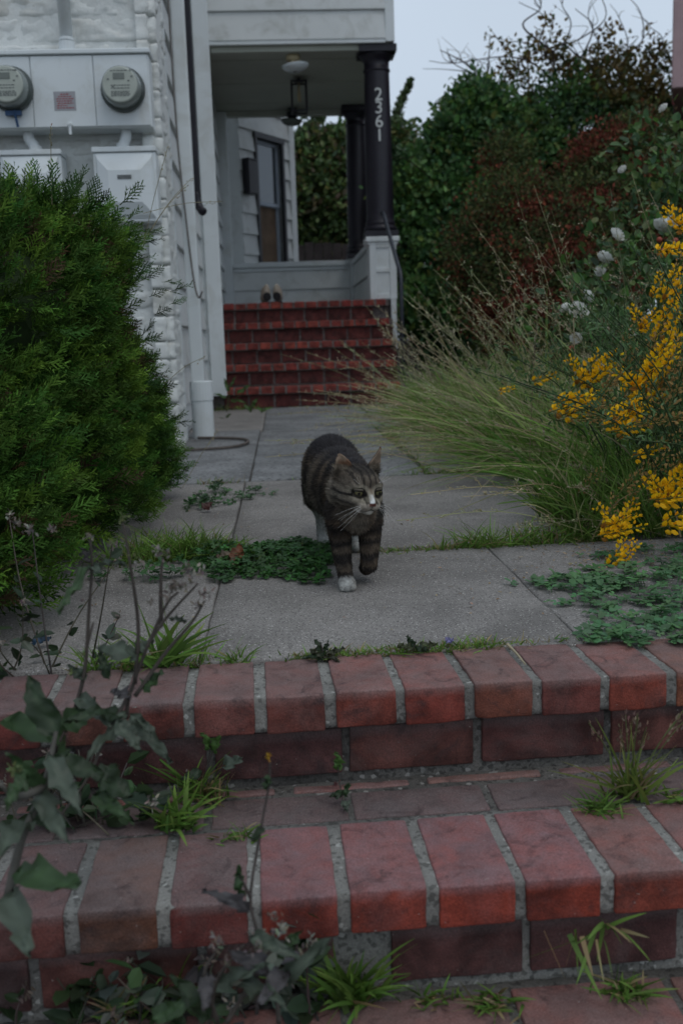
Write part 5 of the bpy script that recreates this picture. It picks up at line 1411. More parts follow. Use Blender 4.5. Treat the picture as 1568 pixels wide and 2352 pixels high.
weed('branching weed with brown dried flower clusters over the upper brick nosing', [[(290, 1650, 1.18), (300, 1590, 1.18), (345, 1470, 1.18), (385, 1385, 1.18), (410, 1360, 1.18)], [(345, 1470, 1.18), (390, 1410, 1.2), (455, 1340, 1.2)], [(310, 1600, 1.18), (380, 1500, 1.2), (440, 1430, 1.2), (470, 1380, 1.2)], [(310, 1570, 1.18), (318, 1440, 1.18), (300, 1300, 1.18), (283, 1200, 1.18)], [(370, 1440, 1.2), (370, 1330, 1.2), (375, 1280, 1.2)], [(300, 1590, 1.18), (240, 1700, 1.15), (200, 1790, 1.12), (120, 1900, 1.1)]],
     [((315, 1500, 1.18), (215, 1490, 1.13), .038, -.1, GRY), ((320, 1500, 1.18), (345, 1470, 1.2), .03, 0, GRY), ((330, 1590, 1.18), (370, 1540, 1.2), .028, .2, GRN), ((290, 1640, 1.17), (205, 1740, 1.12), .026, .1, GRY), ((300, 1640, 1.17), (385, 1750, 1.15), .028, .15, GRY), ((320, 1650, 1.17), (345, 1690, 1.13), .014, .1, GRY), ((280, 1640, 1.17), (170, 1650, 1.12), .035, .2, DRK), ((270, 1660, 1.15), (320, 1720, 1.13), .03, .2, GRY), ((390, 1420, 1.2), (425, 1425, 1.2), .01, .1, GRY), ((250, 1560, 1.18), (230, 1500, 1.2), .02, 0, DRK), ((300, 1600, 1.18), (260, 1590, 1.15), .02, .1, PUR)],
     [(400, 1345, 1.18, .014, HB_), (385, 1365, 1.18, .014, HB_), (418, 1350, 1.18, .012, HB_), (440, 1335, 1.2, .014, HW), (460, 1320, 1.2, .014, HW), (430, 1310, 1.2, .012, HB_), (472, 1372, 1.2, .014, HB_), (455, 1390, 1.2, .012, HB_), (378, 1270, 1.2, .012, HB_), (362, 1265, 1.2, .010, HW), (320, 1295, 1.18, .01, HW), (283, 1190, 1.18, .01, HG), (310, 1280, 1.18, .008, HG), (345, 1385, 1.18, .008, HB_)])
weed('leafy weed with a thick hairy stem at the left edge of the steps', [[(20, 2060, 1.0), (50, 1930, 1.02), (100, 1810, 1.05), (130, 1680, 1.08)], [(100, 1810, 1.05), (40, 1830, 1.0), (0, 1800, .98)]],
     [((110, 1740, 1.06), (180, 1860, 1.0), .036, .2, GRY), ((95, 1820, 1.05), (130, 1930, .98), .042, .25, GRY), ((110, 1760, 1.06), (225, 1780, 1.06), .045, .3, DRK), ((90, 1810, 1.05), (40, 1750, 1.0), .03, .1, GRN), ((60, 1890, 1.03), (0, 1950, .95), .05, .2, GRY), ((70, 1870, 1.03), (150, 1900, 1.05), .035, .25, DRK), ((30, 2000, 1.0), (200, 2030, .92), .045, -.08, GRN), ((30, 2040, 1.0), (45, 2190, .9), .05, .2, GRY), ((230, 1790, 1.1), (300, 1830, 1.1), .05, .3, DRK), ((225, 1800, 1.1), (270, 1760, 1.13), .05, .2, DRK), ((220, 1830, 1.1), (285, 1880, 1.05), .03, .2, GRN), ((60, 1780, 1.0), (20, 1850, .97), .03, .2, GRN), ((130, 1690, 1.08), (60, 1560, 1.1), .05, .1, DRK)],
     [(35, 1770, 1.0, .012, HG), (120, 1215, 1.3, .01, HB_), (70, 1220, 1.3, .012, HW), (40, 1200, 1.3, .01, HB_)], r=.0055, scol=(.095, .09, .078))
weed('slender weed with one small yellow flower bud in front of the upper riser', [[(590, 2330, .98), (590, 2150, 1.0), (575, 2060, 1.02), (600, 1900, 1.05), (618, 1800, 1.06), (620, 1745, 1.06)], [(575, 2060, 1.02), (550, 2010, 1.02)]],
     [((575, 2090, 1.02), (490, 2060, .98), .022, .2, PUR), ((555, 2060, 1.02), (548, 1990, 1.02), .012, 0, GRN), ((600, 1900, 1.05), (585, 1930, 1.03), .01, .1, DRK), ((618, 1780, 1.06), (610, 1810, 1.06), .012, .1, GRN)],
     [(618, 1738, 1.06, .008, (.5, .28, .03)), (590, 2150, 1.0, .012, HW), (630, 2110, 1.0, .01, HB_)], scol=(.06, .05, .045), r=.0022)
weed('grey leaved weed clump at the bottom left below the lower nosing', [[(480, 2350, .98), (500, 2250, .98), (560, 2170, .98)], [(640, 2350, .98), (640, 2260, .98), (690, 2190, .98)], [(500, 2350, .98), (470, 2240, .96), (500, 2180, .96)], [(520, 2350, .97), (580, 2250, .98), (640, 2150, .98)]],
     [((500, 2260, .98), (600, 2220, .95), .03, .1, GRY), ((640, 2260, .98), (750, 2170, .95), .03, .1, GRY), ((620, 2230, .98), (540, 2200, .95), .03, .2, PUR), ((660, 2230, .98), (600, 2300, .93), .03, .2, PUR), ((480, 2240, .96), (470, 2320, .93), .025, .2, PUR), ((640, 2200, .98), (690, 2140, .98), .02, .1, GRN), ((560, 2260, .98), (640, 2300, .93), .035, .2, GRY), ((580, 2150, .98), (670, 2200, .95), .03, .2, GRY), ((350, 2340, .96), (450, 2300, .95), .03, .1, GRN), ((480, 2340, .96), (400, 2250, .95), .03, .1, DRK)],
     [(560, 2200, .98, .012, HW), (500, 2165, .96, .012, HB_), (640, 2140, .98, .014, HW), (590, 2180, .96, .012, HB_), (520, 2210, .96, .01, HB_), (690, 2180, .98, .01, HB_)])
weed('small round leaved weed growing from a joint of the upper riser', [[(470, 1790, 1.45), (480, 1740, 1.44), (485, 1700, 1.43)], [(480, 1750, 1.44), (495, 1710, 1.43)], [(490, 1790, 1.45), (520, 1750, 1.42)]],
     [((480, 1720, 1.44), (470, 1690, 1.42), .024, .1, (.08, .16, .04)), ((490, 1725, 1.44), (500, 1695, 1.42), .024, .1, (.08, .16, .04)), ((515, 1760, 1.42), (550, 1745, 1.40), .03, .2, GRY), ((465, 1770, 1.44), (420, 1790, 1.42), .022, .1, DRK)], [], r=.0015)
weed('small round leaved weed in the riser joint at the centre', [[(790, 1850, 1.40), (780, 1800, 1.43), (775, 1755, 1.43)]],
     [((775, 1765, 1.43), (775, 1735, 1.42), .024, .1, (.08, .17, .04)), ((785, 1820, 1.42), (760, 1830, 1.40), .014, .1, DRK), ((790, 1830, 1.42), (800, 1800, 1.42), .016, .1, GRN), ((790, 1840, 1.4), (795, 1860, 1.38), .016, .1, GRY)], [(770, 1800, 1.42, .008, (.12, .05, .05))], r=.0015)
weed('low dark rosette weed between the brick nosing and the slab, left of centre', [[(745, 1520, 1.64), (740, 1490, 1.645), (735, 1475, 1.65)]],
     [((740, 1510, 1.64), (715, 1495, 1.62), .018, .1, (.05, .055, .03)), ((740, 1505, 1.645), (725, 1470, 1.65), .02, .1, (.04, .06, .03)), ((745, 1505, 1.64), (790, 1490, 1.64), .016, .1, (.05, .055, .03)), ((745, 1510, 1.64), (705, 1510, 1.61), .016, .1, DRK), ((750, 1510, 1.64), (770, 1515, 1.61), .014, .2, (.05, .05, .03)), ((742, 1500, 1.645), (755, 1475, 1.65), .014, .1, DRK)], [], r=.0015)
weed('low green rosette weed between the brick nosing and the slab, right of centre', [[(950, 1495, 1.645), (955, 1470, 1.65)]],
     [((950, 1490, 1.645), (935, 1462, 1.65), .018, .1, DRK), ((955, 1490, 1.645), (1000, 1480, 1.64), .016, .2, (.06, .07, .03)), ((950, 1490, 1.645), (915, 1485, 1.63), .016, .1, (.06, .07, .03)), ((955, 1492, 1.645), (980, 1492, 1.62), .014, .2, DRK)], [], r=.0015)
weed('leafy green weed at the foot of the porch stairs by the corner board', [[(520, 945, 8.1), (525, 915, 8.1), (530, 880, 8.1)], [(525, 930, 8.1), (560, 900, 8.05)], [(600, 950, 7.9), (605, 935, 7.9)], [(575, 950, 8.0), (580, 920, 8.0)]],
     [((525, 900, 8.1), (515, 870, 8.1), .05, .1, (.06, .11, .03)), ((530, 890, 8.1), (540, 865, 8.1), .05, .1, (.05, .10, .03)), ((545, 905, 8.05), (575, 885, 8.0), .06, .1, (.06, .12, .035)), ((520, 915, 8.1), (495, 905, 8.05), .05, .2, (.05, .10, .03)), ((530, 920, 8.1), (560, 925, 8.0), .05, .2, (.06, .11, .03)), ((580, 935, 8), (590, 915, 8), .05, .1, (.06, .12, .03)), ((578, 945, 8), (560, 930, 8), .05, .1, (.06, .12, .03)), ((603, 945, 7.9), (625, 935, 7.9), .05, .1, (.075, .15, .035)), ((603, 945, 7.9), (590, 935, 7.9), .05, .1, (.075, .15, .035)), ((515, 940, 8.1), (500, 925, 8.0), .05, .2, DRK), ((515, 960, 7.5), (495, 975, 7.4), .05, .2, (.07, .10, .03)), ((520, 960, 7.5), (530, 950, 7.5), .04, .2, (.06, .09, .03))], [], r=.005, scol=(.07, .09, .04))

# scraggly undergrowth of thin stems with many small dull leaves
def scraggle(label, base, n, h, sx, cols, lw=.016, heads=True):
    c = np.array(at_z(*base)); t = thing('weed', label, 'weed', 'weeds growing beside the garden steps')
    st, lv, hd = [], [], []
    for i in range(n):
        b_ = c + rng.normal(size=3) * [sx, .02, 0]; ln = h * random.uniform(.45, 1.2)
        d = unit(rng.normal(size=3) * [.45, .35, .1] + [0, -.1, 1]); tip = b_ + d * ln + rng.normal(size=3) * .015
        pts = smooth_path([b_, (b_ + tip) / 2 + rng.normal(size=3) * .012, tip], 10)
        st.append(tube(pts, np.linspace(.0017, .0008, 10), 4, jit((.085, .075, .06), 1)[0], False))
        m = random.randint(4, 8); k = rng.integers(1, 10, m)
        s = lw * rng.uniform(.6, 1.6, m)
        lv.append(instance(LEAF_V, LEAF_T, pts[k] + rng.normal(size=(m, 3)) * .003, unit(rng.normal(size=(m, 3)) * [1, .8, .5] + d * .3), unit(rng.normal(size=(m, 3)) * .7 + [0, -.2, 1]), s * 1.7, s, None, jit(random.choice(cols), m, .25)))
        if heads and random.random() < .6:
            m = 14; hd.append(instance(LEAF_V, LEAF_T, tip + rng.normal(size=(m, 3)) * .0035, unit(rng.normal(size=(m, 3))), rng.normal(size=(m, 3)), .009, .0035, None, jit(random.choice([(.22, .19, .16), (.26, .24, .2), (.15, .12, .1)]), m, .2)))
    V, T, C = join(st); tag(obj('stems', mesh_np('stems', V, T, M_TWIG, C), t), kind='stuff')
    V, T, C = join(lv); tag(obj('small_leaves', mesh_np('small_leaves', V, T, M_LEAF, C), t), kind='stuff')
    if hd:
        V, T, C = join(hd); tag(obj('dry_heads', mesh_np('dry_heads', V, T, M_PETAL, C), t), kind='stuff')
scraggle('tangle of thin dull stems and small leaves over the lower nosing at bottom left', (470, 2330, Z0), 15, .10, .05, [GRY, PUR, GRN])
scraggle('wispy weed with many small grey leaves right of the bottom left tangle', (660, 2310, Z0), 11, .11, .04, [GRY, PUR, DRK])
scraggle('dark scraggly undergrowth at the left end of the lower tread', (180, 1900, RZ), 20, .09, .055, [DRK, GRN, DRK])
scraggle('low dull weeds at the very bottom left corner under the large pointed leaf', (180, 2330, Z0), 16, .08, .06, [DRK, GRN, GRY])
scraggle('thin stemmed weeds rising in front of the juniper at the left edge', (90, 1560, -.02), 9, .24, .06, [GRN, GRY, DRK], .013)

# ---------------------------------------------------------------- litter
def litter_leaf(px, py, z, L, W, col, label, ang, cat='fallen leaf', name='fallen_leaf', lift=.3):
    p = at_z(px, py, z)
    me = leaf_mesh(L, W, .15, px, 0, col)
    o = obj(name, me); set_dir(o, (p[0], p[1], z + .012), (math.cos(ang), math.sin(ang), lift), (0, -.5, 1))
    tag(o, label, cat, 'dead leaves and scraps on the path' if cat == 'fallen leaf' else None)
litter_leaf(541, 1300, .0, .05, .034, (.20, .075, .035), 'rusty orange dead leaf standing in the grass by the clover', 1.2, lift=1.2)
litter_leaf(505, 1300, .0, .045, .03, (.16, .12, .08), 'pale brown dead leaf lying at the foot of the juniper', .6, lift=.6)
litter_leaf(520, 1315, .0, .05, .03, (.17, .10, .06), 'curled brown dead leaf beside the pale brown one', .1, lift=.15)
litter_leaf(470, 1180, .0, .04, .034, (.10, .045, .04), 'dark red dead leaf on the slab above the grass', .8, lift=.8)
litter_leaf(330, 1810, RZ, .035, .03, (.22, .09, .06), 'small reddish dead leaf on the tread among the weeds', .4, lift=.5)
litter_leaf(75, 1492, .0, .035, .022, (.03, .06, .10), 'small blue paper scrap on the slab under the juniper', .3, 'paper scrap', 'paper_scrap', .25)
litter_leaf(1025, 1490, .0, .014, .012, (.28, .26, .5), 'tiny pale violet petal on the slab edge right of centre', .3, 'petal', 'petal', .3)
o = obj('dried_stem', mesh_np('dried_stem', *tube(smooth_path([at_z(1165, 1480, .012), at_z(1185, 1500, .005), at_z(1205, 1525, .006)], 10), np.linspace(.003, .0015, 10), 5)[:2], mat_simple('straw', (.35, .30, .20), .9, .2, 40)))
tag(o, 'dry straw stem lying across a brick of the upper nosing', 'dry stem')
# mulch of chips and fallen flowers on the slab at right
n = 420
P = np.stack([rng.normal(.80, .10, n), rng.normal(2.33, .09, n), np.full(n, .0035)], 1)
P = np.vstack([P, np.stack([rng.uniform(.3, .75, 60), rng.uniform(1.9, 2.45, 60), np.full(60, .0035)], 1), np.stack([rng.uniform(-.7, .6, 130), rng.uniform(1.7, 3.8, 130), np.full(130, .005)], 1)])
V, T, C = instance(LEAF_V, LEAF_T, P, unit(rng.normal(size=P.shape) * [1, 1, .08]), unit(rng.normal(size=P.shape) * .3 + [0, 0, 1]), rng.uniform(.005, .014, len(P)), .004, None, jit((.26, .19, .11), len(P), .3))
tag(obj('litter', mesh_np('litter', V, T, M_TWIG, C)), 'dry petals and chaff scattered on the brown slabs', None, None, 'stuff')

# ---------------------------------------------------------------- cat
def build_cat():
    A = R(4)
    rotz = A - math.pi / 2
    loc = (.15, 2.17, 0.0)
    bm = bmesh.new()
    def ball(c, r, rot=None, sub=3):
        r = (r, r, r) if isinstance(r, (int, float)) else r
        M = Matrix.Translation(c) @ (rot.to_4x4() if rot is not None else Matrix()) @ Matrix.Diagonal((*r, 1))
        bmesh.ops.create_icosphere(bm, subdivisions=sub, radius=1, matrix=M)
    def limb(pts, n=7):
        for (a, b_) in zip(pts[:-1], pts[1:]):
            for i in range(n + 1):
                t = i / n
                ball(tuple(a[k] * (1 - t) + b_[k] * t for k in range(3)), a[3] * (1 - t) + b_[3] * t, None, 2)
    # trunk and neck
    ball((-.015, 0, .180), (.085, .050, .072)); ball((-.09, -.002, .196), (.10, .062, .082)); ball((-.19, -.006, .196), (.125, .073, .088)); ball((-.31, -.008, .212), (.105, .072, .090)); ball((-.37, -.005, .212), (.07, .056, .074))
    ball((.0, 0, .228), (.075, .044, .05))
    limb([(.0, 0, .210, .056), (.05, -.001, .218, .049), (.085, -.003, .226, .043)])
    ball((.03, .002, .168), (.045, .040, .05))
    # legs
    ball((-.01, -.034, .155), (.042, .024, .065)); ball((-.01, .036, .155), (.042, .024, .065))
    limb([(.0, -.032, .165, .032), (-.010, -.031, .115, .0275), (.012, -.030, .065, .0205), (.038, -.028, .03, .0165), (.045, -.028, .02, .017)])
    ball((.055, -.027, .0145), (.026, .0195, .0145))
    for i, y in enumerate((-.040, -.0315, -.0225, -.0145)): ball((.074 - .004 * (i in (0, 3)), y, .010), (.011, .0062, .0095), None, 2)
    limb([(.0, .034, .165, .032), (-.004, .035, .11, .0265), (.012, .030, .058, .0205), (.014, .027, .043, .0185)])
    limb([(.012, .029, .042, .019), (-.012, .026, .03, .0165), (-.03, .026, .024, .013)])
    ball((-.345, -.046, .175), (.065, .032, .06)); ball((-.345, .050, .155), (.065, .034, .075))
    limb([(-.35, -.044, .14, .032), (-.40, -.034, .115, .023), (-.438, -.024, .085, .0185), (-.448, -.021, .05, .0175), (-.45, -.021, .022, .017)])
    ball((-.44, -.021, .0145), (.03, .0185, .0145))
    for i, y in enumerate((-.033, -.025, -.017, -.009)): ball((-.418, y, .010), (.011, .006, .0095), None, 2)
    limb([(-.34, .050, .12, .033), (-.33, .054, .08, .021), (-.355, .055, .05, .016), (-.35, .055, .03, .016)])
    ball((-.335, .055, .0145), (.029, .018, .0145))
    limb([(-.42, -.002, .225, .024), (-.50, -.004, .18, .019), (-.58, -.006, .12, .017), (-.68, -.004, .09, .013)], 12)
    # head frame
    Hc = Vector((.098, -.002, .230))
    yaw, pit, rol = R(20), R(13), R(-4)
    HR = Matrix.Rotation(yaw, 3, 'Z') @ Matrix.Rotation(pit, 3, 'Y') @ Matrix.Rotation(rol, 3, 'X')
    def hb(c, r, sub=3): ball(tuple(Hc + HR @ Vector(c)), r, HR, sub)
    hb((0, 0, .003), (.050, .0445, .041)); hb((.012, 0, .016), (.036, .036, .028))
    for s in (-1, 1):
        hb((.004, s * .026, -.014), (.034, .025, .026)); hb((-.022, s * .029, -.016), (.034, .025, .032)); hb((.052, s * .0105, -.0215), (.0165, .0145, .0115)); hb((.030, s * .022, -.016), (.022, .018, .018))
        hb((.030, s * .021, .015), (.018, .017, .010))
    def hl(a, b_, n=8):
        for i in range(n + 1):
            t = i / n; hb(tuple(a[k] * (1 - t) + b_[k] * t for k in range(3)), a[3] * (1 - t) + b_[3] * t, 2)
    hl((.030, 0, .010, .017), (.052, 0, -.004, .0105)); hl((.052, 0, -.004, .0105), (.0635, 0, -.0125, .0075))
    hb((.0655, 0, -.0145), (.006, .0075, .005), 2); hb((.050, 0, -.035), (.0125, .012, .0085)); hb((.03, 0, -.032), (.024, .022, .014))
    # ears: thick curved shells
    def ear(base, tip, facing, w, thick=.0055, cup=.011, power=.85):
        base, tip = Vector(base), Vector(tip); up = (tip - base); Lh = up.length; up.normalize()
        fc = Vector(facing); fc = (fc - fc.dot(up) * up).normalized(); sd = up.cross(fc)
        nu, nv = 10, 8; G = [[], []]
        for side in (0, 1):
            for i in range(nu + 1):
                u = i / nu; ww = w * (1 - u ** (1 / power) * .86) if u < 1 else w * .12
                ww = w * max(.10, (1 - u) ** power)
                for j in range(nv + 1):
                    v = j / nv * 2 - 1
                    p = base + up * (Lh * u - .012) + sd * (v * ww) + fc * (cup * (v * v - 1) * (1 - .75 * u) + (thick if side else 0) * .5 - (0 if side else thick * .5) - .012 * (u - .5) ** 2)
                    G[side].append(bm.verts.new(Hc + HR @ p))
        w_ = nv + 1
        for side in (0, 1):
            for i in range(nu):
                for j in range(nv):
                    q = [G[side][i * w_ + j], G[side][i * w_ + j + 1], G[side][(i + 1) * w_ + j + 1], G[side][(i + 1) * w_ + j]]
                    bm.faces.new(q if side else q[::-1])
        rim = [(0, j) for j in range(w_)] + [(i, nv) for i in range(1, nu + 1)] + [(nu, j) for j in range(nv - 1, -1, -1)] + [(i, 0) for i in range(nu - 1, 0, -1)]
        for k in range(len(rim)):
            a, b_ = rim[k], rim[(k + 1) % len(rim)]
            bm.faces.new([G[1][b_[0] * w_ + b_[1]], G[1][a[0] * w_ + a[1]], G[0][a[0] * w_ + a[1]], G[0][b_[0] * w_ + b_[1]]])
    ear((-.006, .032, .032), (-.010, .053, .094), (.85, .25, .1), .027, power=.92)          # pricked, pointed
    ear((-.008, -.034, .031), (-.018, -.050, .078), (.9, -.30, .25), .028, power=.55)       # turned out, blunt
    me = bpy.data.meshes.new('cat_blocks'); bmesh.ops.recalc_face_normals(bm, faces=bm.faces); bm.to_mesh(me); bm.free()
    tmp = bpy.data.objects.new('cat_blocks', me); COL.objects.link(tmp)
    md = tmp.modifiers.new('r', 'REMESH'); md.mode = 'VOXEL'; md.voxel_size = .0026; md.adaptivity = 0
    sm = tmp.modifiers.new('s', 'SMOOTH'); sm.factor = .5; sm.iterations = 7
    body = bpy.data.meshes.new_from_object(tmp.evaluated_get(bpy.context.evaluated_depsgraph_get()))
    bpy.data.objects.remove(tmp)
    nV = len(body.vertices)
    P = np.empty(nV * 3, np.float32); body.vertices.foreach_get('co', P); P = P.reshape(-1, 3).astype(float)
    body.calc_loop_triangles()
    Nn = np.empty(nV * 3, np.float32); body.vertices.foreach_get('normal', Nn); Nn = Nn.reshape(-1, 3).astype(float)
    HRn = np.array(HR); Q = (P - np.array(Hc)) @ HRn            # head coordinates
    EYES = np.array([[.0385, -.0215, .0025], [.0385, .0215, .0025]])
    # ------------ coat colours
    nse = np.array([mnoise.noise(Vector(p * 28)) for p in P]); nf = np.array([mnoise.noise(Vector(p * 90)) for p in P]); nl = np.array([mnoise.noise(Vector(p * 11)) for p in P])
    mix = lambda a, b_, f: a * (1 - f[:, None]) + b_ * f[:, None]
    sst = lambda a, b_, x: (lambda t: t * t * (3 - 2 * t))(np.clip((x - a) / (b_ - a), 0, 1))
    c_grey, c_warm, c_dark, c_black, c_white, c_light = [np.array(v) for v in ((.082, .073, .060), (.092, .062, .040), (.018, .016, .015), (.014, .0125, .012), (.37, .37, .35), (.22, .19, .15))]
    C = mix(np.tile(c_grey, (nV, 1)), c_warm, np.clip(.4 + nl * .8, 0, 1))
    x, y, z = P.T
    # flank bars
    bar = np.sin(x * 88 + nse * 1.6 + (z - .2) * 9 * np.sign(-x - .1) + nl * 1.2)
    body_m = (1 - sst(.03, .06, x)) * sst(.10, .13, z)
    C = mix(C, c_dark, sst(.0, .6, bar) * body_m * .85); C = mix(C, c_black, sst(-.05, .5, nse + nl * .5) * body_m * .6)
    back = sst(.235, .272, z + nse * .012 - np.abs(y) * .2) * (1 - sst(.03, .07, x))
    C = mix(C, np.array((.022, .021, .024)), back * .9)
    C = mix(C, c_light, sst(.14, .105, z) * 0)
    # leg rings
    legf = (z < .15) & (x > -.07); ring = np.sin(z * 205 + nse * 1.5 + x * 30)
    C = mix(C, c_warm * .75, legf * .45); C = mix(C, c_black, legf * sst(-.1, .6, ring) * .88); C = mix(C, c_black, legf * sst(-.1, .45, nse) * .5)
    hind = sst(.125, .095, z) * sst(-.20, -.25, x)
    C = mix(C, c_white, hind * (1 - sst(-.46, -.5, x) * .6) * np.where(x > -.48, 1, 0))
    paw = sst(.034, .022, z + nse * .004 - (x - .06) * .25) * sst(.040, .052, x) * (y < 0)
    C = mix(C, c_white, paw)
    inner = (x < .02) & (x > -.06) & (z < .05) & (y > 0); C = mix(C, c_black * 1.6, inner * .6)
    chest = sst(.03, .07, x) * sst(.03, .008, np.abs(y)) * (z < .2); C = mix(C, c_light * .8, chest * .55)
    # head
    qx, qy, qz = Q.T
    hm = sst(-.045, -.02, qx) * sst(-.055, -.045, qz) * (np.linalg.norm(Q, axis=1) < .105) * (x > .055)
    hc = mix(np.tile(np.array((.098, .087, .071)), (nV, 1)), c_warm, np.clip(.25 + nl, 0, .6))
    hc = mix(hc, np.array((.15, .132, .108)), sst(.015, .045, qx) * .4); hc = mix(hc, c_dark, sst(.0, .6, nse + nf * .6) * .4)
    # forehead M and crown lines
    fore = np.cos(qy * 2 * math.pi / .0145 + nf * .5) * sst(.036, .028, np.abs(qy)) * sst(.010, .018, qz) 
    hc = mix(hc, c_black, sst(.15, .7, fore) * (1 - sst(.05, .056, qx)) * .75)
    hc = mix(hc, c_dark, sst(.033, .040, qz + nf * .003) * sst(.03, .02, np.abs(qy)) * .75)
    # cheek stripes sweeping back from the eye corner
    ck = np.sin(qz * 2 * math.pi / .0155 + np.abs(qy) * 75 + .9 + nf * .9 + nse * 1.2) * sst(.024, .032, np.abs(qy)) * sst(.012, .004, qz)
    hc = mix(hc, c_black, sst(.4, .95, ck) * .6)
    hc = mix(hc, c_light, sst(.30, .85, -ck) * .35)
    # nose bridge, muzzle, chin
    br_ = sst(.013, .008, np.abs(qy)) * sst(.035, .045, qx) * sst(.016, .008, qz); hc = mix(hc, np.array((.15, .115, .085)), br_ * .8)
    side = sst(.006, .009, np.abs(qy)) * sst(.017, .013, np.abs(qy)) * sst(.044, .049, qx) * sst(.004, -.002, qz) * sst(-.017, -.013, qz); hc = mix(hc, c_black * 1.5, side * .85)
    muz = sst(.040, .048, qx) * sst(-.0125, -.0165, qz) * sst(.030, .022, np.abs(qy)); hc = mix(hc, np.array((.29, .255, .21)), muz)
    chin = sst(.025, .038, qx) * sst(-.026, -.032, qz) * sst(.026, .018, np.abs(qy)); hc = mix(hc, np.array((.34, .32, .28)), chin)
    wst = sst(.0062, .004, np.abs(qy + .0015)) * sst(.050, .054, qx) * sst(.0045, .001, qz) * sst(-.0145, -.012, qz); hc = mix(hc, np.array((.72, .72, .70)), wst)
    nos = sst(.0085, .0065, np.abs(qy)) * sst(.0615, .064, qx) * sst(-.0115, -.013, qz) * sst(-.0205, -.0185, qz); hc = mix(hc, np.array((.11, .045, .036)), nos)
    mouth = sst(.0016, .0008, np.abs(qz + .0285 + .35 * np.abs(qy))) * sst(.05, .054, qx) * sst(.018, .014, np.abs(qy)) ; hc = mix(hc, c_black * 1.3, mouth * .95)
    mouth2 = sst(.0012, .0006, np.abs(qy)) * sst(.058, .061, qx) * sst(-.0195, -.0205, qz) * sst(-.031, -.029, qz); hc = mix(hc, c_black * 2, mouth2)
    for e in EYES:
        sg = np.sign(e[1])
        dv = Q - e; r_ = np.sqrt((dv[:, 1] * .9) ** 2 + (dv[:, 2] * 1.05) ** 2); fr = sst(.02, .03, qx)
        hc = mix(hc, np.array((.25, .225, .175)), sst(.021, .016, r_) * fr * .7)
        hc = mix(hc, c_black, sst(.0126, .0112, r_) * fr)
        line = sst(.0032, .0014, np.abs(dv[:, 2] + .006 - (np.abs(qy) - .03) * -.15)) * sst(.030, .034, np.abs(qy)) * (qy * sg > 0); hc = mix(hc, c_black, line)
        tear = sst(.0028, .0012, np.abs(np.abs(qy) - .0125 - (.000))) * (qy * sg > 0) * sst(.001, -.003, qz) * sst(-.019, -.015, qz) * sst(.04, .044, qx); hc = mix(hc, c_black * 1.4, tear * .7)
    # ears
    earm = sst(.040, .046, qz) * sst(.018, .026, np.abs(qy))
    facing_in = np.clip((Nn @ HRn) @ np.array([.9, 0, .0]) , -1, 1)
    hc = mix(hc, np.array((.08, .06, .045)), earm); hc = mix(hc, np.array((.15, .082, .05)), earm * sst(.15, .5, facing_in) * .95); hc = mix(hc, np.array((.30, .25, .19)), earm * sst(.2, .6, facing_in) * sst(.0, .35, nse + .1) * .6)
    earb = sst(.030, .036, qz) * sst(.022, .028, np.abs(qy)) * sst(.048, .04, qz); hc = mix(hc, np.array((.24, .20, .15)), earb * sst(.1, .4, facing_in) * .8)
    hc = mix(hc, np.array((.06, .035, .022)), sst(.086, .092, qz) * .9)
    ruff = sst(-.005, -.025, qx) * sst(.028, .042, np.abs(qy)); hc = mix(hc, np.array((.22, .19, .15)), ruff * .8 * sst(.025, 0, qz))
    C = mix(C, hc, hm)
    n3 = np.array([mnoise.noise(Vector(p * 210)) for p in P]); C = np.clip(C * (1 + nf[:, None] * .35 + n3[:, None] * .35), .006, 1)
    a = body.attributes.new('col', 'FLOAT_COLOR', 'POINT'); a.data.foreach_set('color', np.hstack([C, np.ones((nV, 1))]).astype(np.float32).ravel())
    body.materials.clear(); body.materials.append(M_COAT)
    for p in body.polygons: p.use_smooth = True
    cat = obj('cat', body, None, loc, (0, 0, rotz))
    tag(cat, 'brown tabby cat with white paws walking toward the viewer on the path', 'cat')
    # ------------ fur
    nt = len(body.loop_triangles)
    TI = np.empty(nt * 3, np.int32); body.loop_triangles.foreach_get('vertices', TI); TI = TI.reshape(-1, 3)
    area = np.linalg.norm(np.cross(P[TI[:, 1]] - P[TI[:, 0]], P[TI[:, 2]] - P[TI[:, 0]]), axis=1)
    n = 105000
    wgt = area * np.where(x[TI[:, 0]] > .055, 2.2, 1.0)
    ti = rng.choice(nt, n, p=wgt / wgt.sum()); u = rng.random((n, 2)); fl = u.sum(1) > 1; u[fl] = 1 - u[fl]
    w0 = 1 - u.sum(1)
    bc = lambda arr: arr[TI[ti, 0]] * w0[:, None] + arr[TI[ti, 1]] * u[:, :1] + arr[TI[ti, 2]] * u[:, 1:]
    p, nn, cc, q = bc(P), unit(bc(Nn)), bc(C), bc(Q)
    ish = (p[:, 0] > .06) & (np.linalg.norm(q, axis=1) < .105)
    flow = np.tile(np.array([-1.0, 0, -.35]), (n, 1))
    leg = (p[:, 2] < .13) & ~ish; flow[leg] = (0, 0, -1)
    nosep = np.array([.07, 0, -.012]); hf = unit(q - nosep) @ HRn.T
    flow[ish] = hf[ish]
    flow = flow - (flow * nn).sum(1, keepdims=True) * nn; flow = unit(flow + rng.normal(size=(n, 3)) * .16)
    ln = np.full(n, .0155)
    ln[leg] = .008; ln[(p[:, 0] > -.05) & (p[:, 2] > .12) & ~ish] = .012; ln[p[:, 2] < .03] = .0035
    fx = q[ish]; l_ = np.interp(fx[:, 0], [-.06, -.02, .02, .045, .06], [.014, .012, .0065, .0036, .0022])
    earz = (fx[:, 2] > .042); l_[earz] = .0032
    ln[ish] = l_
    lift = np.where(ish, .22, .34)[:, None]
    d = unit(flow + nn * lift + rng.normal(size=(n, 3)) * .1)
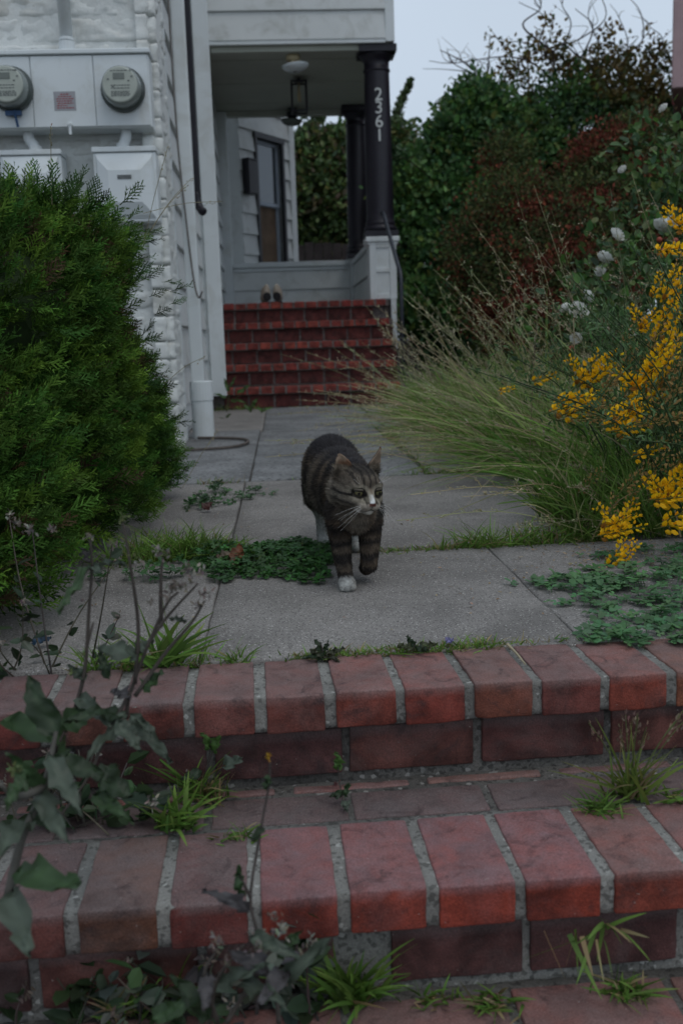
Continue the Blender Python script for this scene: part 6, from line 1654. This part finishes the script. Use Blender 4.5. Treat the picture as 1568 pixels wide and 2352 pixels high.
    keep = np.ones(n, bool)
    for e in EYES: keep &= np.linalg.norm(q - e, axis=1) > .0138
    keep &= ~((np.abs(q[:, 1]) < .008) & (q[:, 0] > .061) & (q[:, 2] > -.021))
    p, nn, cc, d, ln = p[keep], nn[keep], cc[keep], d[keep], ln[keep] * rng.uniform(.6, 1.25, keep.sum())
    cc = np.clip(cc * (1 + rng.normal(0, .26, (len(p), 1))), .006, 1)
    V, T, CC = instance(BLADE_V, BLADE_T, p - nn * .0006, d, nn + rng.normal(size=p.shape) * .3, ln, .0015, None, cc)
    tipc = CC.reshape(-1, 3, 3); tipc[:, 2] = np.clip(tipc[:, 2] * 1.25 + .01, 0, 1)
    fm = mesh_np('fur', V, T, M_FUR, tipc.reshape(-1, 3))
    obj('fur', fm, cat)
    # ------------ eyes, whiskers
    look = (HRn @ np.array([.93, 0, -.12]))
    for e in EYES:
        sg = np.sign(e[1])
        c = np.array(Hc) + HRn @ (e + np.array([-.0035, 0, 0]))
        ax = unit(look + HRn @ np.array([0, .22 * sg, .03]))
        nu, nv = 22, 28; V, T, CC = [], [], []
        s1 = unit(np.cross(ax, HRn @ np.array([0, 0, 1.0]))); s2 = np.cross(s1, ax)
        for i in range(nu + 1):
            th = math.pi * i / nu * .72
            for j in range(nv):
                ph = 2 * math.pi * j / nv
                o_ = math.sin(th) * (math.cos(ph) * s1 + math.sin(ph) * s2)
                V.append(c + .0128 * (math.cos(th) * ax + o_))
                px_, pz_ = math.sin(th) * math.cos(ph), math.sin(th) * math.sin(ph)
                pup = math.hypot(px_ / .21, pz_ / .30)
                rad = math.sin(th)
                if pup < 1: col = (.004, .004, .004)
                elif rad < .60: col = tuple(np.array((.135, .125, .058)) * (1.15 - .45 * rad) * (.9 + .15 * math.sin(ph * 9)))
                elif rad < .68: col = (.05, .045, .02)
                else: col = (.02, .018, .016)
                CC.append(col)
        for i in range(nu):
            for j in range(nv):
                a0, a1 = i * nv + j, i * nv + (j + 1) % nv
                T += [[a0, a0 + nv, a1 + nv], [a0, a1 + nv, a1]]
        obj('eye', mesh_np('eye', V, T, M_EYE, CC, True), cat)
        # upper and lower lids: shells hugging the eyeball
        X_, Y_, Z_ = HRn[:, 0], HRn[:, 1], HRn[:, 2]
        for top in (1, -1):
            nu2, nv2 = 5, 16; Vl, Tl, Cl = [], [], []
            for i in range(nu2 + 1):
                for j in range(nv2 + 1):
                    aa = (j / nv2 * 2 - 1) * 1.25                      # across the eye
                    edge = (.26 if top > 0 else -.40) * math.cos(aa * 1.18) ** .8 * 1.0 + .10 * sg * math.sin(aa) - (.0 if top > 0 else .0)
                    el = edge + (top * 1.25 - edge) * (i / nu2)
                    rr = .0136 + .0012 * min(1, i)
                    v = rr * (math.cos(el) * math.cos(aa) * X_ + math.cos(el) * math.sin(aa) * Y_ + math.sin(el) * Z_)
                    Vl.append(c + v)
                    Cl.append((.013, .011, .010) if i == 0 else tuple(np.array((.15, .132, .105)) * (.35 if i == 1 else .9)))
            for i in range(nu2):
                for j in range(nv2):
                    a0 = i * (nv2 + 1) + j; Tl += [[a0, a0 + 1, a0 + nv2 + 2], [a0, a0 + nv2 + 2, a0 + nv2 + 1]]
            lid = mesh_np('eyelid', Vl, Tl, M_COAT, Cl, True)
            lo_ = obj('eyelid', lid, cat); sd_ = lo_.modifiers.new('thick', 'SOLIDIFY'); sd_.thickness = .0008
    wv = []
    for sg in (-1, 1):
        for k in range(6):
            b_ = np.array([.056, sg * (.012 + .0022 * (k % 3)), -.019 - .0022 * (k // 3)])
            dd = unit(np.array([.25 - .1 * (k % 3), sg * (1.0 - .1 * (k // 3)), -.30 - .16 * k + .3 * (k % 2)]))
            L_ = random.uniform(.04, .068)
            e1 = b_ + dd * L_ * .5; e2 = b_ + dd * L_ + np.array([-.014, 0, -.012])
            pts = smooth_path([np.array(Hc) + HRn @ v for v in (b_, e1, e2)], 10)
            wv.append(tube(pts, np.linspace(.00021, .0001, 10), 3))
        for k in range(3):
            b_ = np.array([.040, sg * .019, .017]); e2 = b_ + np.array([.010, sg * (.012 + .006 * k), .026 - .004 * k])
            pts = smooth_path([np.array(Hc) + HRn @ v for v in (b_, (b_ + e2) / 2, e2)], 6); wv.append(tube(pts, [.00013] * 6, 3))
    V, T, CC = join(wv); obj('whiskers', mesh_np('whiskers', V, T, M_WHISK), cat)
build_cat()
